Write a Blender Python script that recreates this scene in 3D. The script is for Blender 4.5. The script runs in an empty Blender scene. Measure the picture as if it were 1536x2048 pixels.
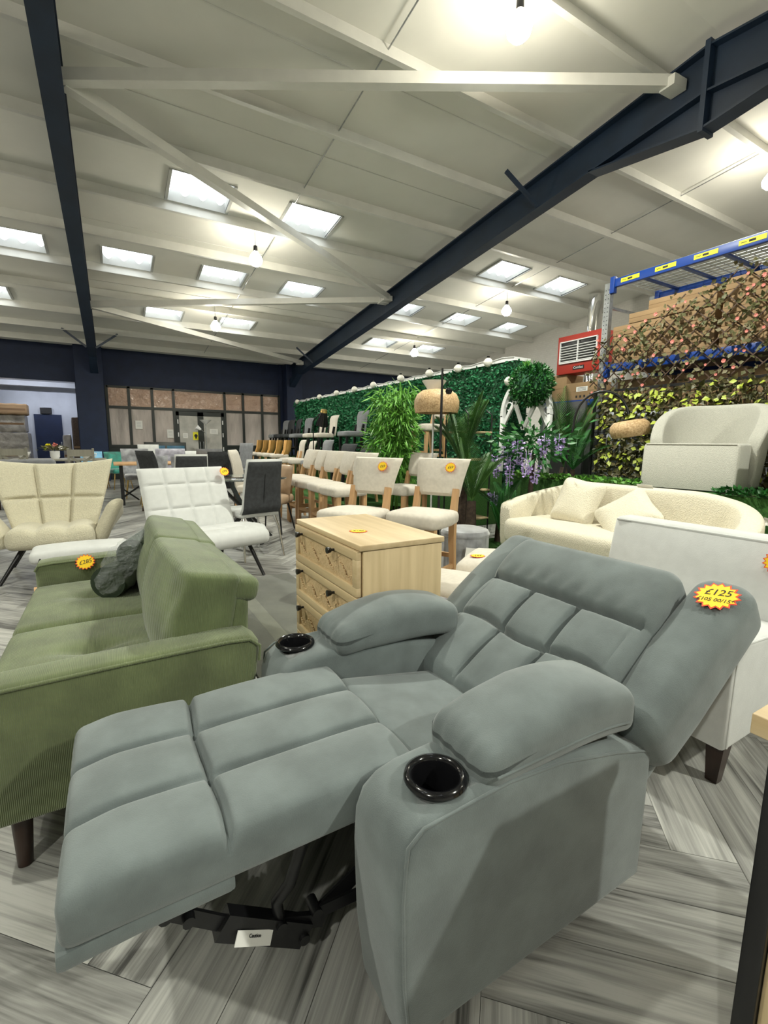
import bpy, bmesh, math, random
import numpy as np
from mathutils import Vector, Matrix, Euler
rnd = random.Random(7)
S = bpy.context.scene
COL = S.collection
R = math.radians
PI = math.pi

# ------------------------------------------------------------ camera, light, exposure
CAMZ = 1.17
cam_d = bpy.data.cameras.new('camera')
cam_d.sensor_fit = 'VERTICAL'; cam_d.sensor_height = 24.0
cam_d.lens = 24.0 * 930 / 2048
cam_d.clip_start = 0.02; cam_d.clip_end = 200
cam = bpy.data.objects.new('camera', cam_d); COL.objects.link(cam)
_p, _y, _r = R(8.5), R(30.3), R(0.6)
_f = Vector((math.sin(_y) * math.cos(_p), math.cos(_y) * math.cos(_p), -math.sin(_p)))
_rt = Vector((math.cos(_y), -math.sin(_y), 0)); _u = _rt.cross(_f)
_rt, _u = _rt * math.cos(_r) + _u * math.sin(_r), _u * math.cos(_r) - _rt * math.sin(_r)
cam.matrix_world = Matrix(((_rt.x, _u.x, -_f.x, 0), (_rt.y, _u.y, -_f.y, 0), (_rt.z, _u.z, -_f.z, CAMZ), (0, 0, 0, 1)))
S.camera = cam
S.view_settings.view_transform = 'Standard'
S.view_settings.look = 'None'
S.view_settings.gamma = 1.0
S.view_settings.exposure = 1.1
S.cycles.use_denoising = True
S.cycles.max_bounces = 7
S.cycles.diffuse_bounces = 4
S.cycles.transparent_max_bounces = 10
S.cycles.sample_clamp_indirect = 6.0
LAMP_W = 115.0        # each hanging bulb
SKY_E = 1.25           # daylight in the rooflight sheets
W = bpy.data.worlds.new('overcast'); S.world = W; W.use_nodes = True
W.node_tree.nodes['Background'].inputs[0].default_value = (0.75, 0.85, 1.0, 1)
W.node_tree.nodes['Background'].inputs[1].default_value = 0.6

# ------------------------------------------------------------ materials
def mat(name, col, rough=0.6, metal=0.0, var=0.0, vscale=8.0, bump=0.0, bscale=60.0, bdist=0.01, sheen=0.0,
        stretch=(1, 1, 1), col2=None, emit=0.0, trans=0.0, alpha=1.0, spec=0.5, coat=0.0, kind='noise', detail=4.0, lo=0.35, hi=0.65):
    m = bpy.data.materials.new(name); m.use_nodes = True
    nt = m.node_tree; b = nt.nodes['Principled BSDF']; L = nt.links.new
    b.inputs['Base Color'].default_value = (*col, 1); b.inputs['Roughness'].default_value = rough
    b.inputs['Metallic'].default_value = metal; b.inputs['Specular IOR Level'].default_value = spec
    b.inputs['Sheen Weight'].default_value = sheen; b.inputs['Coat Weight'].default_value = coat
    b.inputs['Transmission Weight'].default_value = trans; b.inputs['Alpha'].default_value = alpha
    if emit: b.inputs['Emission Color'].default_value = (*col, 1); b.inputs['Emission Strength'].default_value = emit
    if var or bump or col2:
        tc = nt.nodes.new('ShaderNodeTexCoord'); mp = nt.nodes.new('ShaderNodeMapping')
        mp.inputs['Scale'].default_value = stretch; L(tc.outputs['Object'], mp.inputs['Vector'])
    if var or col2:
        n = nt.nodes.new('ShaderNodeTexNoise'); n.inputs['Scale'].default_value = vscale; n.inputs['Detail'].default_value = detail
        L(mp.outputs[0], n.inputs['Vector'])
        rp = nt.nodes.new('ShaderNodeValToRGB'); rp.color_ramp.elements[0].position = lo; rp.color_ramp.elements[1].position = hi
        c2 = col2 if col2 else tuple(min(1, c * (1 + var)) for c in col)
        c1 = col if col2 else tuple(c * (1 - var) for c in col)
        rp.color_ramp.elements[0].color = (*c1, 1); rp.color_ramp.elements[1].color = (*c2, 1)
        L(n.outputs['Fac'], rp.inputs['Fac']); L(rp.outputs['Color'], b.inputs['Base Color'])
    if bump:
        if kind == 'voronoi':
            t = nt.nodes.new('ShaderNodeTexVoronoi'); t.inputs['Scale'].default_value = bscale; o = t.outputs['Distance']
        elif kind == 'wave':
            t = nt.nodes.new('ShaderNodeTexWave'); t.inputs['Scale'].default_value = bscale; t.bands_direction = 'X'; o = t.outputs['Fac']
        else:
            t = nt.nodes.new('ShaderNodeTexNoise'); t.inputs['Scale'].default_value = bscale; t.inputs['Detail'].default_value = 3; o = t.outputs['Fac']
        L(mp.outputs[0], t.inputs['Vector'])
        bp = nt.nodes.new('ShaderNodeBump'); bp.inputs['Strength'].default_value = bump; bp.inputs['Distance'].default_value = bdist
        L(o, bp.inputs['Height']); L(bp.outputs['Normal'], b.inputs['Normal'])
    return m

def wood(name, c1, c2, axis=0, scale=6.0, rough=0.5, ratio=14.0, bump=0.05):
    st = [ratio, ratio, ratio]; st[axis] = 1.0
    return mat(name, c1, rough=rough, col2=c2, vscale=scale, stretch=tuple(s / ratio * 4 for s in st), detail=6, bump=bump, bscale=scale * 3, bdist=0.002, lo=0.3, hi=0.7)

M = {}
M['recliner'] = mat('charcoal_chenille', (0.128, 0.151, 0.150), 0.95, var=0.16, vscale=9, bump=0.35, bscale=420, bdist=0.002, sheen=0.25, detail=8)
M['black_plastic'] = mat('black_plastic', (0.006, 0.006, 0.007), 0.12)
M['black_metal'] = mat('black_metal', (0.008, 0.008, 0.009), 0.35, spec=0.5)
M['chrome'] = mat('chrome', (0.8, 0.8, 0.8), 0.08, metal=1)
M['steel'] = mat('galvanised_steel', (0.42, 0.44, 0.45), 0.35, metal=0.8, var=0.15, vscale=20)
M['cord'] = mat('green_cord', (0.135, 0.165, 0.070), 0.95, var=0.2, vscale=7, bump=0.7, bscale=75, bdist=0.003, kind='wave', sheen=0.3)
M['cord_y'] = mat('green_cord_y', (0.112, 0.142, 0.058), 0.95, var=0.2, vscale=7, bump=0.6, bscale=75, bdist=0.003, kind='wave', sheen=0.3)
M['oak'] = wood('oak', (0.50, 0.375, 0.205), (0.70, 0.55, 0.33), 2)
M['oak_x'] = wood('oak_x', (0.46, 0.335, 0.18), (0.62, 0.48, 0.285), 1)
M['oak_leg'] = wood('oak_leg', (0.46, 0.26, 0.12), (0.58, 0.36, 0.18), 2)
M['walnut'] = wood('dark_leg', (0.020, 0.010, 0.006), (0.035, 0.016, 0.010), 2, rough=0.3)
M['rattan'] = mat('rattan', (0.40, 0.25, 0.115), 0.6, col2=(0.64, 0.45, 0.25), vscale=60, bump=0.7, bscale=70, bdist=0.004)
M['boucle'] = mat('cream_boucle', (0.54, 0.50, 0.375), 0.98, var=0.05, vscale=70, bump=0.6, bscale=110, bdist=0.005, sheen=0.2, kind='voronoi')
M['boucle_s'] = mat('cream_boucle_sofa', (0.72, 0.665, 0.53), 0.98, var=0.05, vscale=70, bump=0.6, bscale=110, bdist=0.005, sheen=0.2, kind='voronoi')
M['boucle_w'] = mat('ivory_boucle', (0.46, 0.45, 0.395), 0.98, var=0.05, vscale=80, bump=0.5, bscale=160, bdist=0.005, sheen=0.2, kind='voronoi')
M['white_fab'] = mat('white_fabric', (0.57, 0.575, 0.56), 0.9, var=0.03, vscale=20, bump=0.3, bscale=300, bdist=0.002, sheen=0.15)
M['linen'] = mat('beige_linen', (0.58, 0.53, 0.455), 0.95, var=0.05, vscale=40, bump=0.35, bscale=320, bdist=0.002, sheen=0.15)
M['grey_fab'] = mat('grey_fabric', (0.16, 0.165, 0.175), 0.95, var=0.12, vscale=15, bump=0.2, bscale=200, bdist=0.002, sheen=0.3)
M['dark_fab'] = mat('dark_grey_fabric', (0.032, 0.034, 0.037), 0.85, var=0.2, vscale=30, bump=0.3, bscale=300, bdist=0.002)
M['velvet'] = mat('grey_velvet', (0.26, 0.265, 0.28), 0.75, var=0.35, vscale=9, sheen=0.8)
M['velvet_lilac'] = mat('lilac_grey_velvet', (0.30, 0.29, 0.34), 0.7, var=0.35, vscale=9, sheen=0.8)
M['teal'] = mat('teal_velvet', (0.02, 0.21, 0.16), 0.6, var=0.4, vscale=9, sheen=0.5)
M['skyblue'] = mat('pale_blue_velvet', (0.22, 0.50, 0.72), 0.7, var=0.25, vscale=9, sheen=0.6)
M['tan'] = mat('taupe_leather', (0.40, 0.28, 0.18), 0.45, var=0.1)
M['gold'] = mat('brass', (0.75, 0.52, 0.20), 0.25, metal=1)
M['greywood'] = wood('grey_painted_wood', (0.23, 0.22, 0.175), (0.28, 0.265, 0.215), 2)
M['veneer'] = wood('honey_veneer', (0.50, 0.26, 0.07), (0.62, 0.36, 0.12), 2)
M['glass'] = mat('table_glass', (0.75, 0.88, 0.86), 0.03, trans=1.0)
M['weave'] = mat('woven_reed', (0.52, 0.37, 0.20), 0.7, col2=(0.66, 0.50, 0.30), vscale=160, bump=0.5, bscale=70, bdist=0.003)
M['dk_green'] = mat('dark_bolster', (0.018, 0.030, 0.014), 0.9)
M['plastic'] = mat('clear_plastic', (0.70, 0.73, 0.74), 0.08, alpha=0.17, spec=1.0, bump=1.0, bscale=30, bdist=0.04)
M['white_pl'] = mat('white_plastic', (0.82, 0.82, 0.82), 0.35)
M['paper'] = mat('paper', (0.80, 0.79, 0.76), 0.8)
M['ink'] = mat('ink', (0.02, 0.02, 0.02), 0.8)
M['tag_red'] = mat('tag_red', (0.75, 0.06, 0.02), 0.6)
M['tag_yel'] = mat('tag_yellow', (0.95, 0.62, 0.01), 0.6)
M['card'] = mat('cardboard', (0.30, 0.195, 0.10), 0.85, var=0.09, vscale=4)
M['card_d'] = mat('cardboard_seam', (0.20, 0.12, 0.06), 0.85)
M['blue'] = mat('rack_blue', (0.006, 0.045, 0.26), 0.4)
M['label_y'] = mat('label_yellow', (0.85, 0.78, 0.02), 0.6)
M['navy'] = mat('navy_steel', (0.010, 0.024, 0.052), 0.5, var=0.15, vscale=3)
M['navy_wall'] = mat('navy_wall', (0.007, 0.017, 0.055), 0.65, var=0.12, vscale=4)
M['ceil'] = mat('white_roof_board', (0.74, 0.74, 0.69), 0.85, var=0.04, vscale=1.2)
M['purlin'] = mat('white_painted_steel', (0.68, 0.68, 0.64), 0.45, var=0.04, vscale=5)
M['kerb'] = mat('rooflight_kerb', (0.42, 0.43, 0.41), 0.8)  # kerb greyed so its sides look shaded against the bright sheets
M['wallw'] = mat('white_brick', (0.72, 0.70, 0.66), 0.8)
M['plaster'] = mat('plaster', (0.55, 0.57, 0.62), 0.8, var=0.06, vscale=2)
M['dkframe'] = mat('dark_green_frame', (0.018, 0.024, 0.022), 0.4)
M['red'] = mat('heater_red', (0.42, 0.035, 0.022), 0.45)
M['hedge'] = mat('hedge_backing', (0.012, 0.075, 0.030), 0.8, var=0.4, vscale=30)
M['leaf_box'] = mat('boxwood_leaf', (0.012, 0.125, 0.048), 0.55, col2=(0.03, 0.22, 0.085), vscale=14)
M['leaf_bam'] = mat('bamboo_leaf', (0.07, 0.24, 0.025), 0.5, col2=(0.17, 0.40, 0.06), vscale=10)
M['leaf_palm'] = mat('palm_leaf', (0.025, 0.085, 0.022), 0.5, col2=(0.075, 0.18, 0.035), vscale=6)
M['leaf_dark'] = mat('dark_leaf', (0.014, 0.08, 0.018), 0.45, col2=(0.03, 0.17, 0.03), vscale=12)
M['leaf_ivy'] = mat('ivy_dark_leaf', (0.055, 0.065, 0.018), 0.5, col2=(0.12, 0.095, 0.035), vscale=14)
M['leaf_lime'] = mat('ivy_lime_leaf', (0.42, 0.50, 0.06), 0.5)
M['leaf_olive'] = mat('rose_leaf', (0.09, 0.10, 0.035), 0.55, col2=(0.17, 0.14, 0.065), vscale=14)
M['willow'] = mat('willow_lath', (0.075, 0.042, 0.025), 0.7)
M['pink'] = mat('coral_petal', (0.80, 0.30, 0.26), 0.6)
M['purple'] = mat('wisteria_petal', (0.42, 0.28, 0.70), 0.6, col2=(0.72, 0.62, 0.92), vscale=40)
M['white_petal'] = mat('white_petal', (0.85, 0.83, 0.78), 0.6)
M['bark'] = mat('bark', (0.06, 0.04, 0.028), 0.9, var=0.3, vscale=30)
M['grass'] = mat('artificial_grass', (0.022, 0.095, 0.010), 0.9, col2=(0.05, 0.16, 0.02), vscale=60, bump=1.0, bscale=300, bdist=0.01)
M['rug'] = mat('olive_rug', (0.085, 0.088, 0.068), 0.95, var=0.22, vscale=5, bump=0.5, bscale=300, bdist=0.004, sheen=0.3)
M['rug_l'] = mat('olive_rug_band', (0.135, 0.14, 0.105), 0.95, var=0.2, vscale=5, bump=0.5, bscale=300, bdist=0.004, sheen=0.3)
M['bulb'] = mat('lit_bulb', (1.0, 0.90, 0.72), 0.5, emit=40)
M['globe'] = mat('frosted_globe', (0.85, 0.82, 0.74), 0.3)
M['spot'] = mat('spot_led', (1, 0.97, 0.9), 0.5, emit=25)
M['film_up'] = mat('film_upper', (0.56, 0.385, 0.30), 0.10, var=0.12, vscale=1.5, bump=1.0, bscale=4.5, bdist=0.10, spec=0.8)
M['film_lo'] = mat('film_lower', (0.50, 0.445, 0.42), 0.16, var=0.22, vscale=3, bump=0.9, bscale=5, bdist=0.07, spec=0.6, stretch=(1, 1, 0.25))
M['film_dr'] = mat('film_door', (0.50, 0.49, 0.46), 0.25, var=0.12, vscale=4, bump=0.4, bscale=5, bdist=0.04)
M['cyl_blue'] = mat('teal_cabinet', (0.012, 0.10, 0.20), 0.4, col2=(0.02, 0.14, 0.22), vscale=10)
M['wrap'] = mat('wrapped_load', (0.30, 0.28, 0.25), 0.35, var=0.3, vscale=4, bump=0.6, bscale=6, bdist=0.05)
M['slat'] = mat('grey_slats', (0.085, 0.085, 0.09), 0.8, bump=0.8, bscale=9, bdist=0.01, kind='wave', stretch=(0, 0, 1))
M['yellow'] = mat('mustard', (0.75, 0.42, 0.05), 0.7)

def brick_material():
    m = M['wallw']; nt = m.node_tree; b = nt.nodes['Principled BSDF']
    tc = nt.nodes.new('ShaderNodeTexCoord'); mp = nt.nodes.new('ShaderNodeMapping'); mp.inputs['Rotation'].default_value = (0, PI / 2, 0)
    mp2 = nt.nodes.new('ShaderNodeSeparateXYZ'); cb = nt.nodes.new('ShaderNodeCombineXYZ')
    nt.links.new(tc.outputs['Object'], mp2.inputs[0]); nt.links.new(mp2.outputs['Y'], cb.inputs['X']); nt.links.new(mp2.outputs['Z'], cb.inputs['Y'])
    br = nt.nodes.new('ShaderNodeTexBrick'); br.inputs['Scale'].default_value = 4.4
    br.inputs['Color1'].default_value = (0.72, 0.70, 0.66, 1); br.inputs['Color2'].default_value = (0.68, 0.66, 0.62, 1)
    br.inputs['Mortar'].default_value = (0.6, 0.58, 0.55, 1); br.inputs['Mortar Size'].default_value = 0.012
    nt.links.new(cb.outputs[0], br.inputs['Vector']); nt.links.new(br.outputs['Color'], b.inputs['Base Color'])
    bp = nt.nodes.new('ShaderNodeBump'); bp.inputs['Strength'].default_value = 0.4; bp.inputs['Distance'].default_value = 0.01; bp.invert = True
    nt.links.new(br.outputs['Fac'], bp.inputs['Height']); nt.links.new(bp.outputs['Normal'], b.inputs['Normal'])
brick_material()

def floor_material():
    m = bpy.data.materials.new('grey_vinyl_planks'); m.use_nodes = True
    nt = m.node_tree; b = nt.nodes['Principled BSDF']; L = nt.links.new
    uv = nt.nodes.new('ShaderNodeUVMap'); uv.uv_map = 'UVMap'
    def noise(sc, scale, detail, dist=0.0):
        mp = nt.nodes.new('ShaderNodeMapping'); mp.inputs['Scale'].default_value = sc; L(uv.outputs[0], mp.inputs[0])
        n = nt.nodes.new('ShaderNodeTexNoise'); n.inputs['Scale'].default_value = scale; n.inputs['Detail'].default_value = detail
        n.inputs['Distortion'].default_value = dist
        L(mp.outputs[0], n.inputs['Vector']); return n.outputs['Fac']
    a = noise((0.55, 9, 1), 2.2, 7, 1.8); c = noise((1.2, 60, 1), 3, 3, 0.4); d = noise((0.8, 3.0, 1), 2, 2)
    def mth(op, x, y):
        q = nt.nodes.new('ShaderNodeMath'); q.operation = op
        for i, v in enumerate((x, y)):
            if isinstance(v, float): q.inputs[i].default_value = v
            else: L(v, q.inputs[i])
        return q.outputs[0]
    at = nt.nodes.new('ShaderNodeAttribute'); at.attribute_name = 'tone'
    v = mth('ADD', mth('MULTIPLY', a, 0.62), mth('MULTIPLY', c, 0.20))
    v = mth('ADD', v, mth('MULTIPLY', d, 0.30)); v = mth('ADD', v, mth('MULTIPLY', at.outputs['Fac'], 0.16))
    rp = nt.nodes.new('ShaderNodeValToRGB'); e = rp.color_ramp.elements
    e[0].position = 0.48; e[0].color = (0.075, 0.073, 0.069, 1); e[1].position = 0.78; e[1].color = (0.46, 0.455, 0.425, 1)
    q = e.new(0.585); q.color = (0.235, 0.232, 0.218, 1)
    L(v, rp.inputs['Fac']); L(rp.outputs['Color'], b.inputs['Base Color'])
    b.inputs['Roughness'].default_value = 0.42; b.inputs['Specular IOR Level'].default_value = 0.4
    bp = nt.nodes.new('ShaderNodeBump'); bp.inputs['Strength'].default_value = 0.15; bp.inputs['Distance'].default_value = 0.002
    L(a, bp.inputs['Height']); L(bp.outputs['Normal'], b.inputs['Normal'])
    return m

# ------------------------------------------------------------ mesh builder
class B:
    """collects shapes, then links them as ONE mesh object"""
    def __init__(s): s.v = []; s.f = []; s.mi = []; s.cur = 0; s.smooth = []
    def add(s, verts, faces, sm=True, M4=None):
        o = len(s.v)
        if M4 is not None: verts = [M4 @ Vector(v) for v in verts]
        s.v += [tuple(v) for v in verts]
        for f in faces:
            s.f.append([i + o for i in f]); s.mi.append(s.cur); s.smooth.append(sm)
        return s
    def from_bm(s, bm, sm=True, M4=None):
        bm.verts.index_update(); s.add([v.co.copy() for v in bm.verts], [[v.index for v in f.verts] for f in bm.faces], sm, M4); bm.free(); return s
    def box(s, c, d, bev=0.0, rot=None, seg=2, sm=None):
        bm = bmesh.new(); bmesh.ops.create_cube(bm, size=1.0)
        bmesh.ops.scale(bm, vec=Vector(d), verts=bm.verts)
        if bev > 0: bmesh.ops.bevel(bm, geom=list(bm.edges), offset=min(bev, min(d) * 0.49), segments=seg, affect='EDGES', profile=0.5)
        mm = Matrix.Translation(Vector(c))
        if rot is not None: mm = mm @ Euler(rot).to_matrix().to_4x4()
        return s.from_bm(bm, bev > 0 if sm is None else sm, mm)
    def bar(s, p, q, w, d=None, up=(0, 0, 1), bev=0.0):
        """rectangular bar between two points; w across, d along 'up'"""
        p, q = Vector(p), Vector(q); z = q - p; L = z.length; z.normalize()
        x = z.cross(Vector(up))
        if x.length < 1e-5: x = z.cross(Vector((1, 0, 0)))
        x.normalize(); y = x.cross(z); d = w if d is None else d
        bm = bmesh.new(); bmesh.ops.create_cube(bm, size=1.0); bmesh.ops.scale(bm, vec=Vector((w, d, L)), verts=bm.verts)
        if bev > 0: bmesh.ops.bevel(bm, geom=list(bm.edges), offset=bev, segments=2, affect='EDGES', profile=0.5)
        c = (p + q) / 2
        mm = Matrix(((x.x, y.x, z.x, c.x), (x.y, y.y, z.y, c.y), (x.z, y.z, z.z, c.z), (0, 0, 0, 1)))
        return s.from_bm(bm, bev > 0, mm)
    def taper(s, p, q, w1, w2, n=4, rot=0.785398):
        """tapered n-sided leg"""
        return s.tube([p, q], [w1 / (2 * math.cos(PI / n)) if n == 4 else w1 / 2, w2 / (2 * math.cos(PI / n)) if n == 4 else w2 / 2], n, rot, sm=n > 6)
    def tube(s, pts, r, n=10, rot=0.0, closed=False, sm=True):
        pts = [Vector(p) for p in pts]; N = len(pts)
        rr = r if isinstance(r, (list, tuple)) else [r] * N
        ref = None; V = []; F = []
        for i, p in enumerate(pts):
            a = pts[i - 1] if (i > 0 or closed) else p; b = pts[(i + 1) % N] if (i < N - 1 or closed) else p
            t = (b - a); t.normalize()
            if ref is None:
                ref = Vector((0, 1, 0)) if abs(t.y) < 0.9 else Vector((1, 0, 0))
            x = t.cross(ref); x.normalize(); y = t.cross(x); ref = -y if False else ref - t * ref.dot(t)
            for k in range(n):
                an = rot + 2 * PI * k / n
                V.append(p + (x * math.cos(an) + y * math.sin(an)) * rr[i])
        for i in range(N if closed else N - 1):
            j = (i + 1) % N
            for k in range(n):
                F.append([i * n + k, i * n + (k + 1) % n, j * n + (k + 1) % n, j * n + k])
        if not closed: F.append(list(range(n))[::-1]); F.append([(N - 1) * n + k for k in range(n)])
        return s.add(V, F, sm)
    def lathe(s, prof, c=(0, 0, 0), n=32, sm=True, M4=None, cap=True):
        V = []; F = []; N = len(prof)
        for r, z in prof:
            for k in range(n):
                a = 2 * PI * k / n; V.append((c[0] + r * math.cos(a), c[1] + r * math.sin(a), c[2] + z))
        for i in range(N - 1):
            for k in range(n):
                F.append([i * n + k, i * n + (k + 1) % n, (i + 1) * n + (k + 1) % n, (i + 1) * n + k])
        if cap:
            F.append(list(range(n))[::-1]); F.append([(N - 1) * n + k for k in range(n)])
        return s.add(V, F, sm, M4)
    def prism(s, prof, a0, a1, axis='y', bev=0.0, seg=3, sm=None, M4=None):
        """2D outline pushed along an axis: axis y -> outline in (x,z); x -> (y,z); z -> (x,y)"""
        bm = bmesh.new()
        def P(u, v, a): return {'y': (u, a, v), 'x': (a, u, v), 'z': (u, v, a)}[axis]
        A = [bm.verts.new(P(u, v, a0)) for u, v in prof]; C = [bm.verts.new(P(u, v, a1)) for u, v in prof]
        n = len(prof); fa = bm.faces.new(A); fc = bm.faces.new(C[::-1])
        for i in range(n): bm.faces.new([A[i], C[i], C[(i + 1) % n], A[(i + 1) % n]])
        bmesh.ops.recalc_face_normals(bm, faces=bm.faces)
        if bev > 0:
            ed = set(fa.edges) | set(fc.edges)
            bmesh.ops.bevel(bm, geom=list(ed), offset=bev, segments=seg, affect='EDGES', profile=0.5)
        return s.from_bm(bm, bev > 0 if sm is None else sm, M4)
    def soft(s, size, r=0.04, n=(20, 20, 6), fn=None, c=(0, 0, 0), M4=None):
        """upholstered block: rounded box on a dense grid, then fn(P)->P"""
        P, F = soft_grid(size, r, n)
        if fn is not None: P = fn(P)
        P = P + np.array(c)
        return s.add([Vector(p) for p in P], F, True, M4)
    def leaf(s, p, d, nrm, L, w, fold=0.15):
        """pointed leaf: 2 quads folded on its midrib"""
        d = d.normalized(); x = d.cross(nrm)
        if x.length < 1e-4: x = d.orthogonal()
        x.normalize(); up = x.cross(d)
        a = p; t = p + d * L; m = p + d * L * 0.45
        l = m + x * w / 2 + up * w * fold; q = m - x * w / 2 + up * w * fold
        return s.add([a, l, t, q, m], [[0, 1, 4], [1, 2, 4], [4, 2, 3], [0, 4, 3]], False)
    def build(s, name, mats, parent=None, auto=True, weld=False):
        me = bpy.data.meshes.new(name); me.from_pydata(s.v, [], s.f)
        for m in (mats if isinstance(mats, (list, tuple)) else [mats]): me.materials.append(M[m] if isinstance(m, str) else m)
        me.polygons.foreach_set('material_index', s.mi); me.polygons.foreach_set('use_smooth', s.smooth)
        me.update()
        if auto: me.set_sharp_from_angle(angle=R(48))
        o = bpy.data.objects.new(name, me); COL.objects.link(o)
        if parent is not None: o.parent = parent
        return o

_soft_cache = {}
def soft_grid(size, r, n):
    hx, hy, hz = [d / 2 for d in size]; r = min(r, hx, hy, hz)
    key = {}; P = []; F = []
    def vid(q):
        k = (round(q[0], 5), round(q[1], 5), round(q[2], 5))
        if k not in key: key[k] = len(P); P.append(q)
        return key[k]
    def ln(h, m):
        e = np.linspace(-1, 1, m + 1); e = np.sign(e) * (np.abs(e) ** 0.9)
        return e * h
    X, Y, Z = ln(hx, n[0]), ln(hy, n[1]), ln(hz, n[2])
    def grid(U, V, mk, flip):
        ids = [[vid(mk(u, v)) for v in V] for u in U]
        for i in range(len(U) - 1):
            for j in range(len(V) - 1):
                f = [ids[i][j], ids[i + 1][j], ids[i + 1][j + 1], ids[i][j + 1]]
                F.append(f[::-1] if flip else f)
    grid(X, Y, lambda u, v: (u, v, hz), False); grid(X, Y, lambda u, v: (u, v, -hz), True)
    grid(Y, Z, lambda u, v: (hx, u, v), False); grid(Y, Z, lambda u, v: (-hx, u, v), True)
    grid(X, Z, lambda u, v: (u, hy, v), True); grid(X, Z, lambda u, v: (u, -hy, v), False)
    P = np.array(P); inner = np.clip(P, [-(hx - r), -(hy - r), -(hz - r)], [hx - r, hy - r, hz - r])
    d = P - inner; l = np.linalg.norm(d, axis=1); l[l == 0] = 1
    P = inner + d / l[:, None] * np.minimum(r, np.linalg.norm(d, axis=1) + 1e9)[:, None] * (np.linalg.norm(d, axis=1) > 0)[:, None]
    return P, F

def groove(t, lines, w):
    g = np.zeros_like(t)
    for c in lines: g = np.maximum(g, np.exp(-((t - c) / w) ** 2))
    return g
def sstep(t): t = np.clip(t, 0, 1); return t * t * (3 - 2 * t)

# ------------------------------------------------------------ things
def thing(name, label, cat, loc=(0, 0, 0), rz=0.0, group=None):
    o = bpy.data.objects.new(name, None); COL.objects.link(o); o.empty_display_size = 0.1
    o.location = loc; o.rotation_euler = (0, 0, rz); o['label'] = label; o['category'] = cat
    if group: o['group'] = group
    return o
def tag(o, label, cat, group=None):
    o['label'] = label; o['category'] = cat
    if group: o['group'] = group
    return o
def struct(o): o['kind'] = 'structure'; return o
def dup(root, loc, rz, label, group=None, cat=None):
    def cp(o, par):
        c = o.copy(); COL.objects.link(c)
        if par is not None: c.parent = par
        for ch in o.children: cp(ch, c)
        return c
    r = cp(root, None); r.location = loc; r.rotation_euler = (0, 0, rz); r['label'] = label
    if group: r['group'] = group
    if cat: r['category'] = cat
    return r
def text_mesh(txt, size, mat_, parent, M4, name='lettering', extrude=0.0006, align='CENTER', shear=0.0):
    cu = bpy.data.curves.new('t', 'FONT'); cu.body = txt; cu.size = size; cu.align_x = align; cu.align_y = 'CENTER'; cu.extrude = extrude; cu.shear = shear
    cu.resolution_u = 3
    ob = bpy.data.objects.new('t', cu); COL.objects.link(ob)
    dg = bpy.context.evaluated_depsgraph_get(); me = bpy.data.meshes.new_from_object(ob.evaluated_get(dg))
    bpy.data.objects.remove(ob); bpy.data.curves.remove(cu)
    me.transform(M4); me.materials.clear(); me.materials.append(M[mat_])
    o = bpy.data.objects.new(name, me); COL.objects.link(o); o.parent = parent
    return o
def frame_m(o, x, y):
    """matrix with local x along x, local y along y (both roughly perpendicular)"""
    x = Vector(x).normalized(); z = x.cross(Vector(y)).normalized(); y = z.cross(x)
    return Matrix(((x.x, y.x, z.x, o[0]), (x.y, y.y, z.y, o[1]), (x.z, y.z, z.z, o[2]), (0, 0, 0, 1)))
def star(r1, r2, n, z0, z1):
    pts = []
    for i in range(2 * n):
        a = PI * i / n; q = r1 if i % 2 == 0 else r2; pts.append((q * 1.12 * math.cos(a), q * math.sin(a)))
    return B().prism(pts, z0, z1, 'z')
def price_tag(label, mtx, lines, size=0.05):
    """spiky star card: red edge, yellow face, handwritten price"""
    t = thing('price_tag', label, 'price tag'); t.matrix_world = mtx; t['group'] = 'star shaped price tags'
    star(size, size * 0.80, 16, 0, 0.0012).build('star_card', 'tag_red', t)
    star(size * 0.89, size * 0.72, 16, 0.0012, 0.002).build('yellow_face', 'tag_yel', t)
    for k, (s_, sz, dy) in enumerate(lines):
        text_mesh(s_, sz * size, 'ink', t, Matrix.Translation((0, dy * size, 0.0024)) @ Matrix.Rotation(0.06, 4, 'Z'), 'price', 0.0003, shear=0.2)
    return t

# ============================================================ THE SETTING
YW = 16.0; RIDGE = 2.9; SL = 0.113; XR = 11.3; XL = -9.0; YF = -7.0
def roof(y): return 3.75 + SL * (16 - y) if y >= RIDGE else 3.75 + SL * 13.1 - SL * (RIDGE - y)

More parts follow.
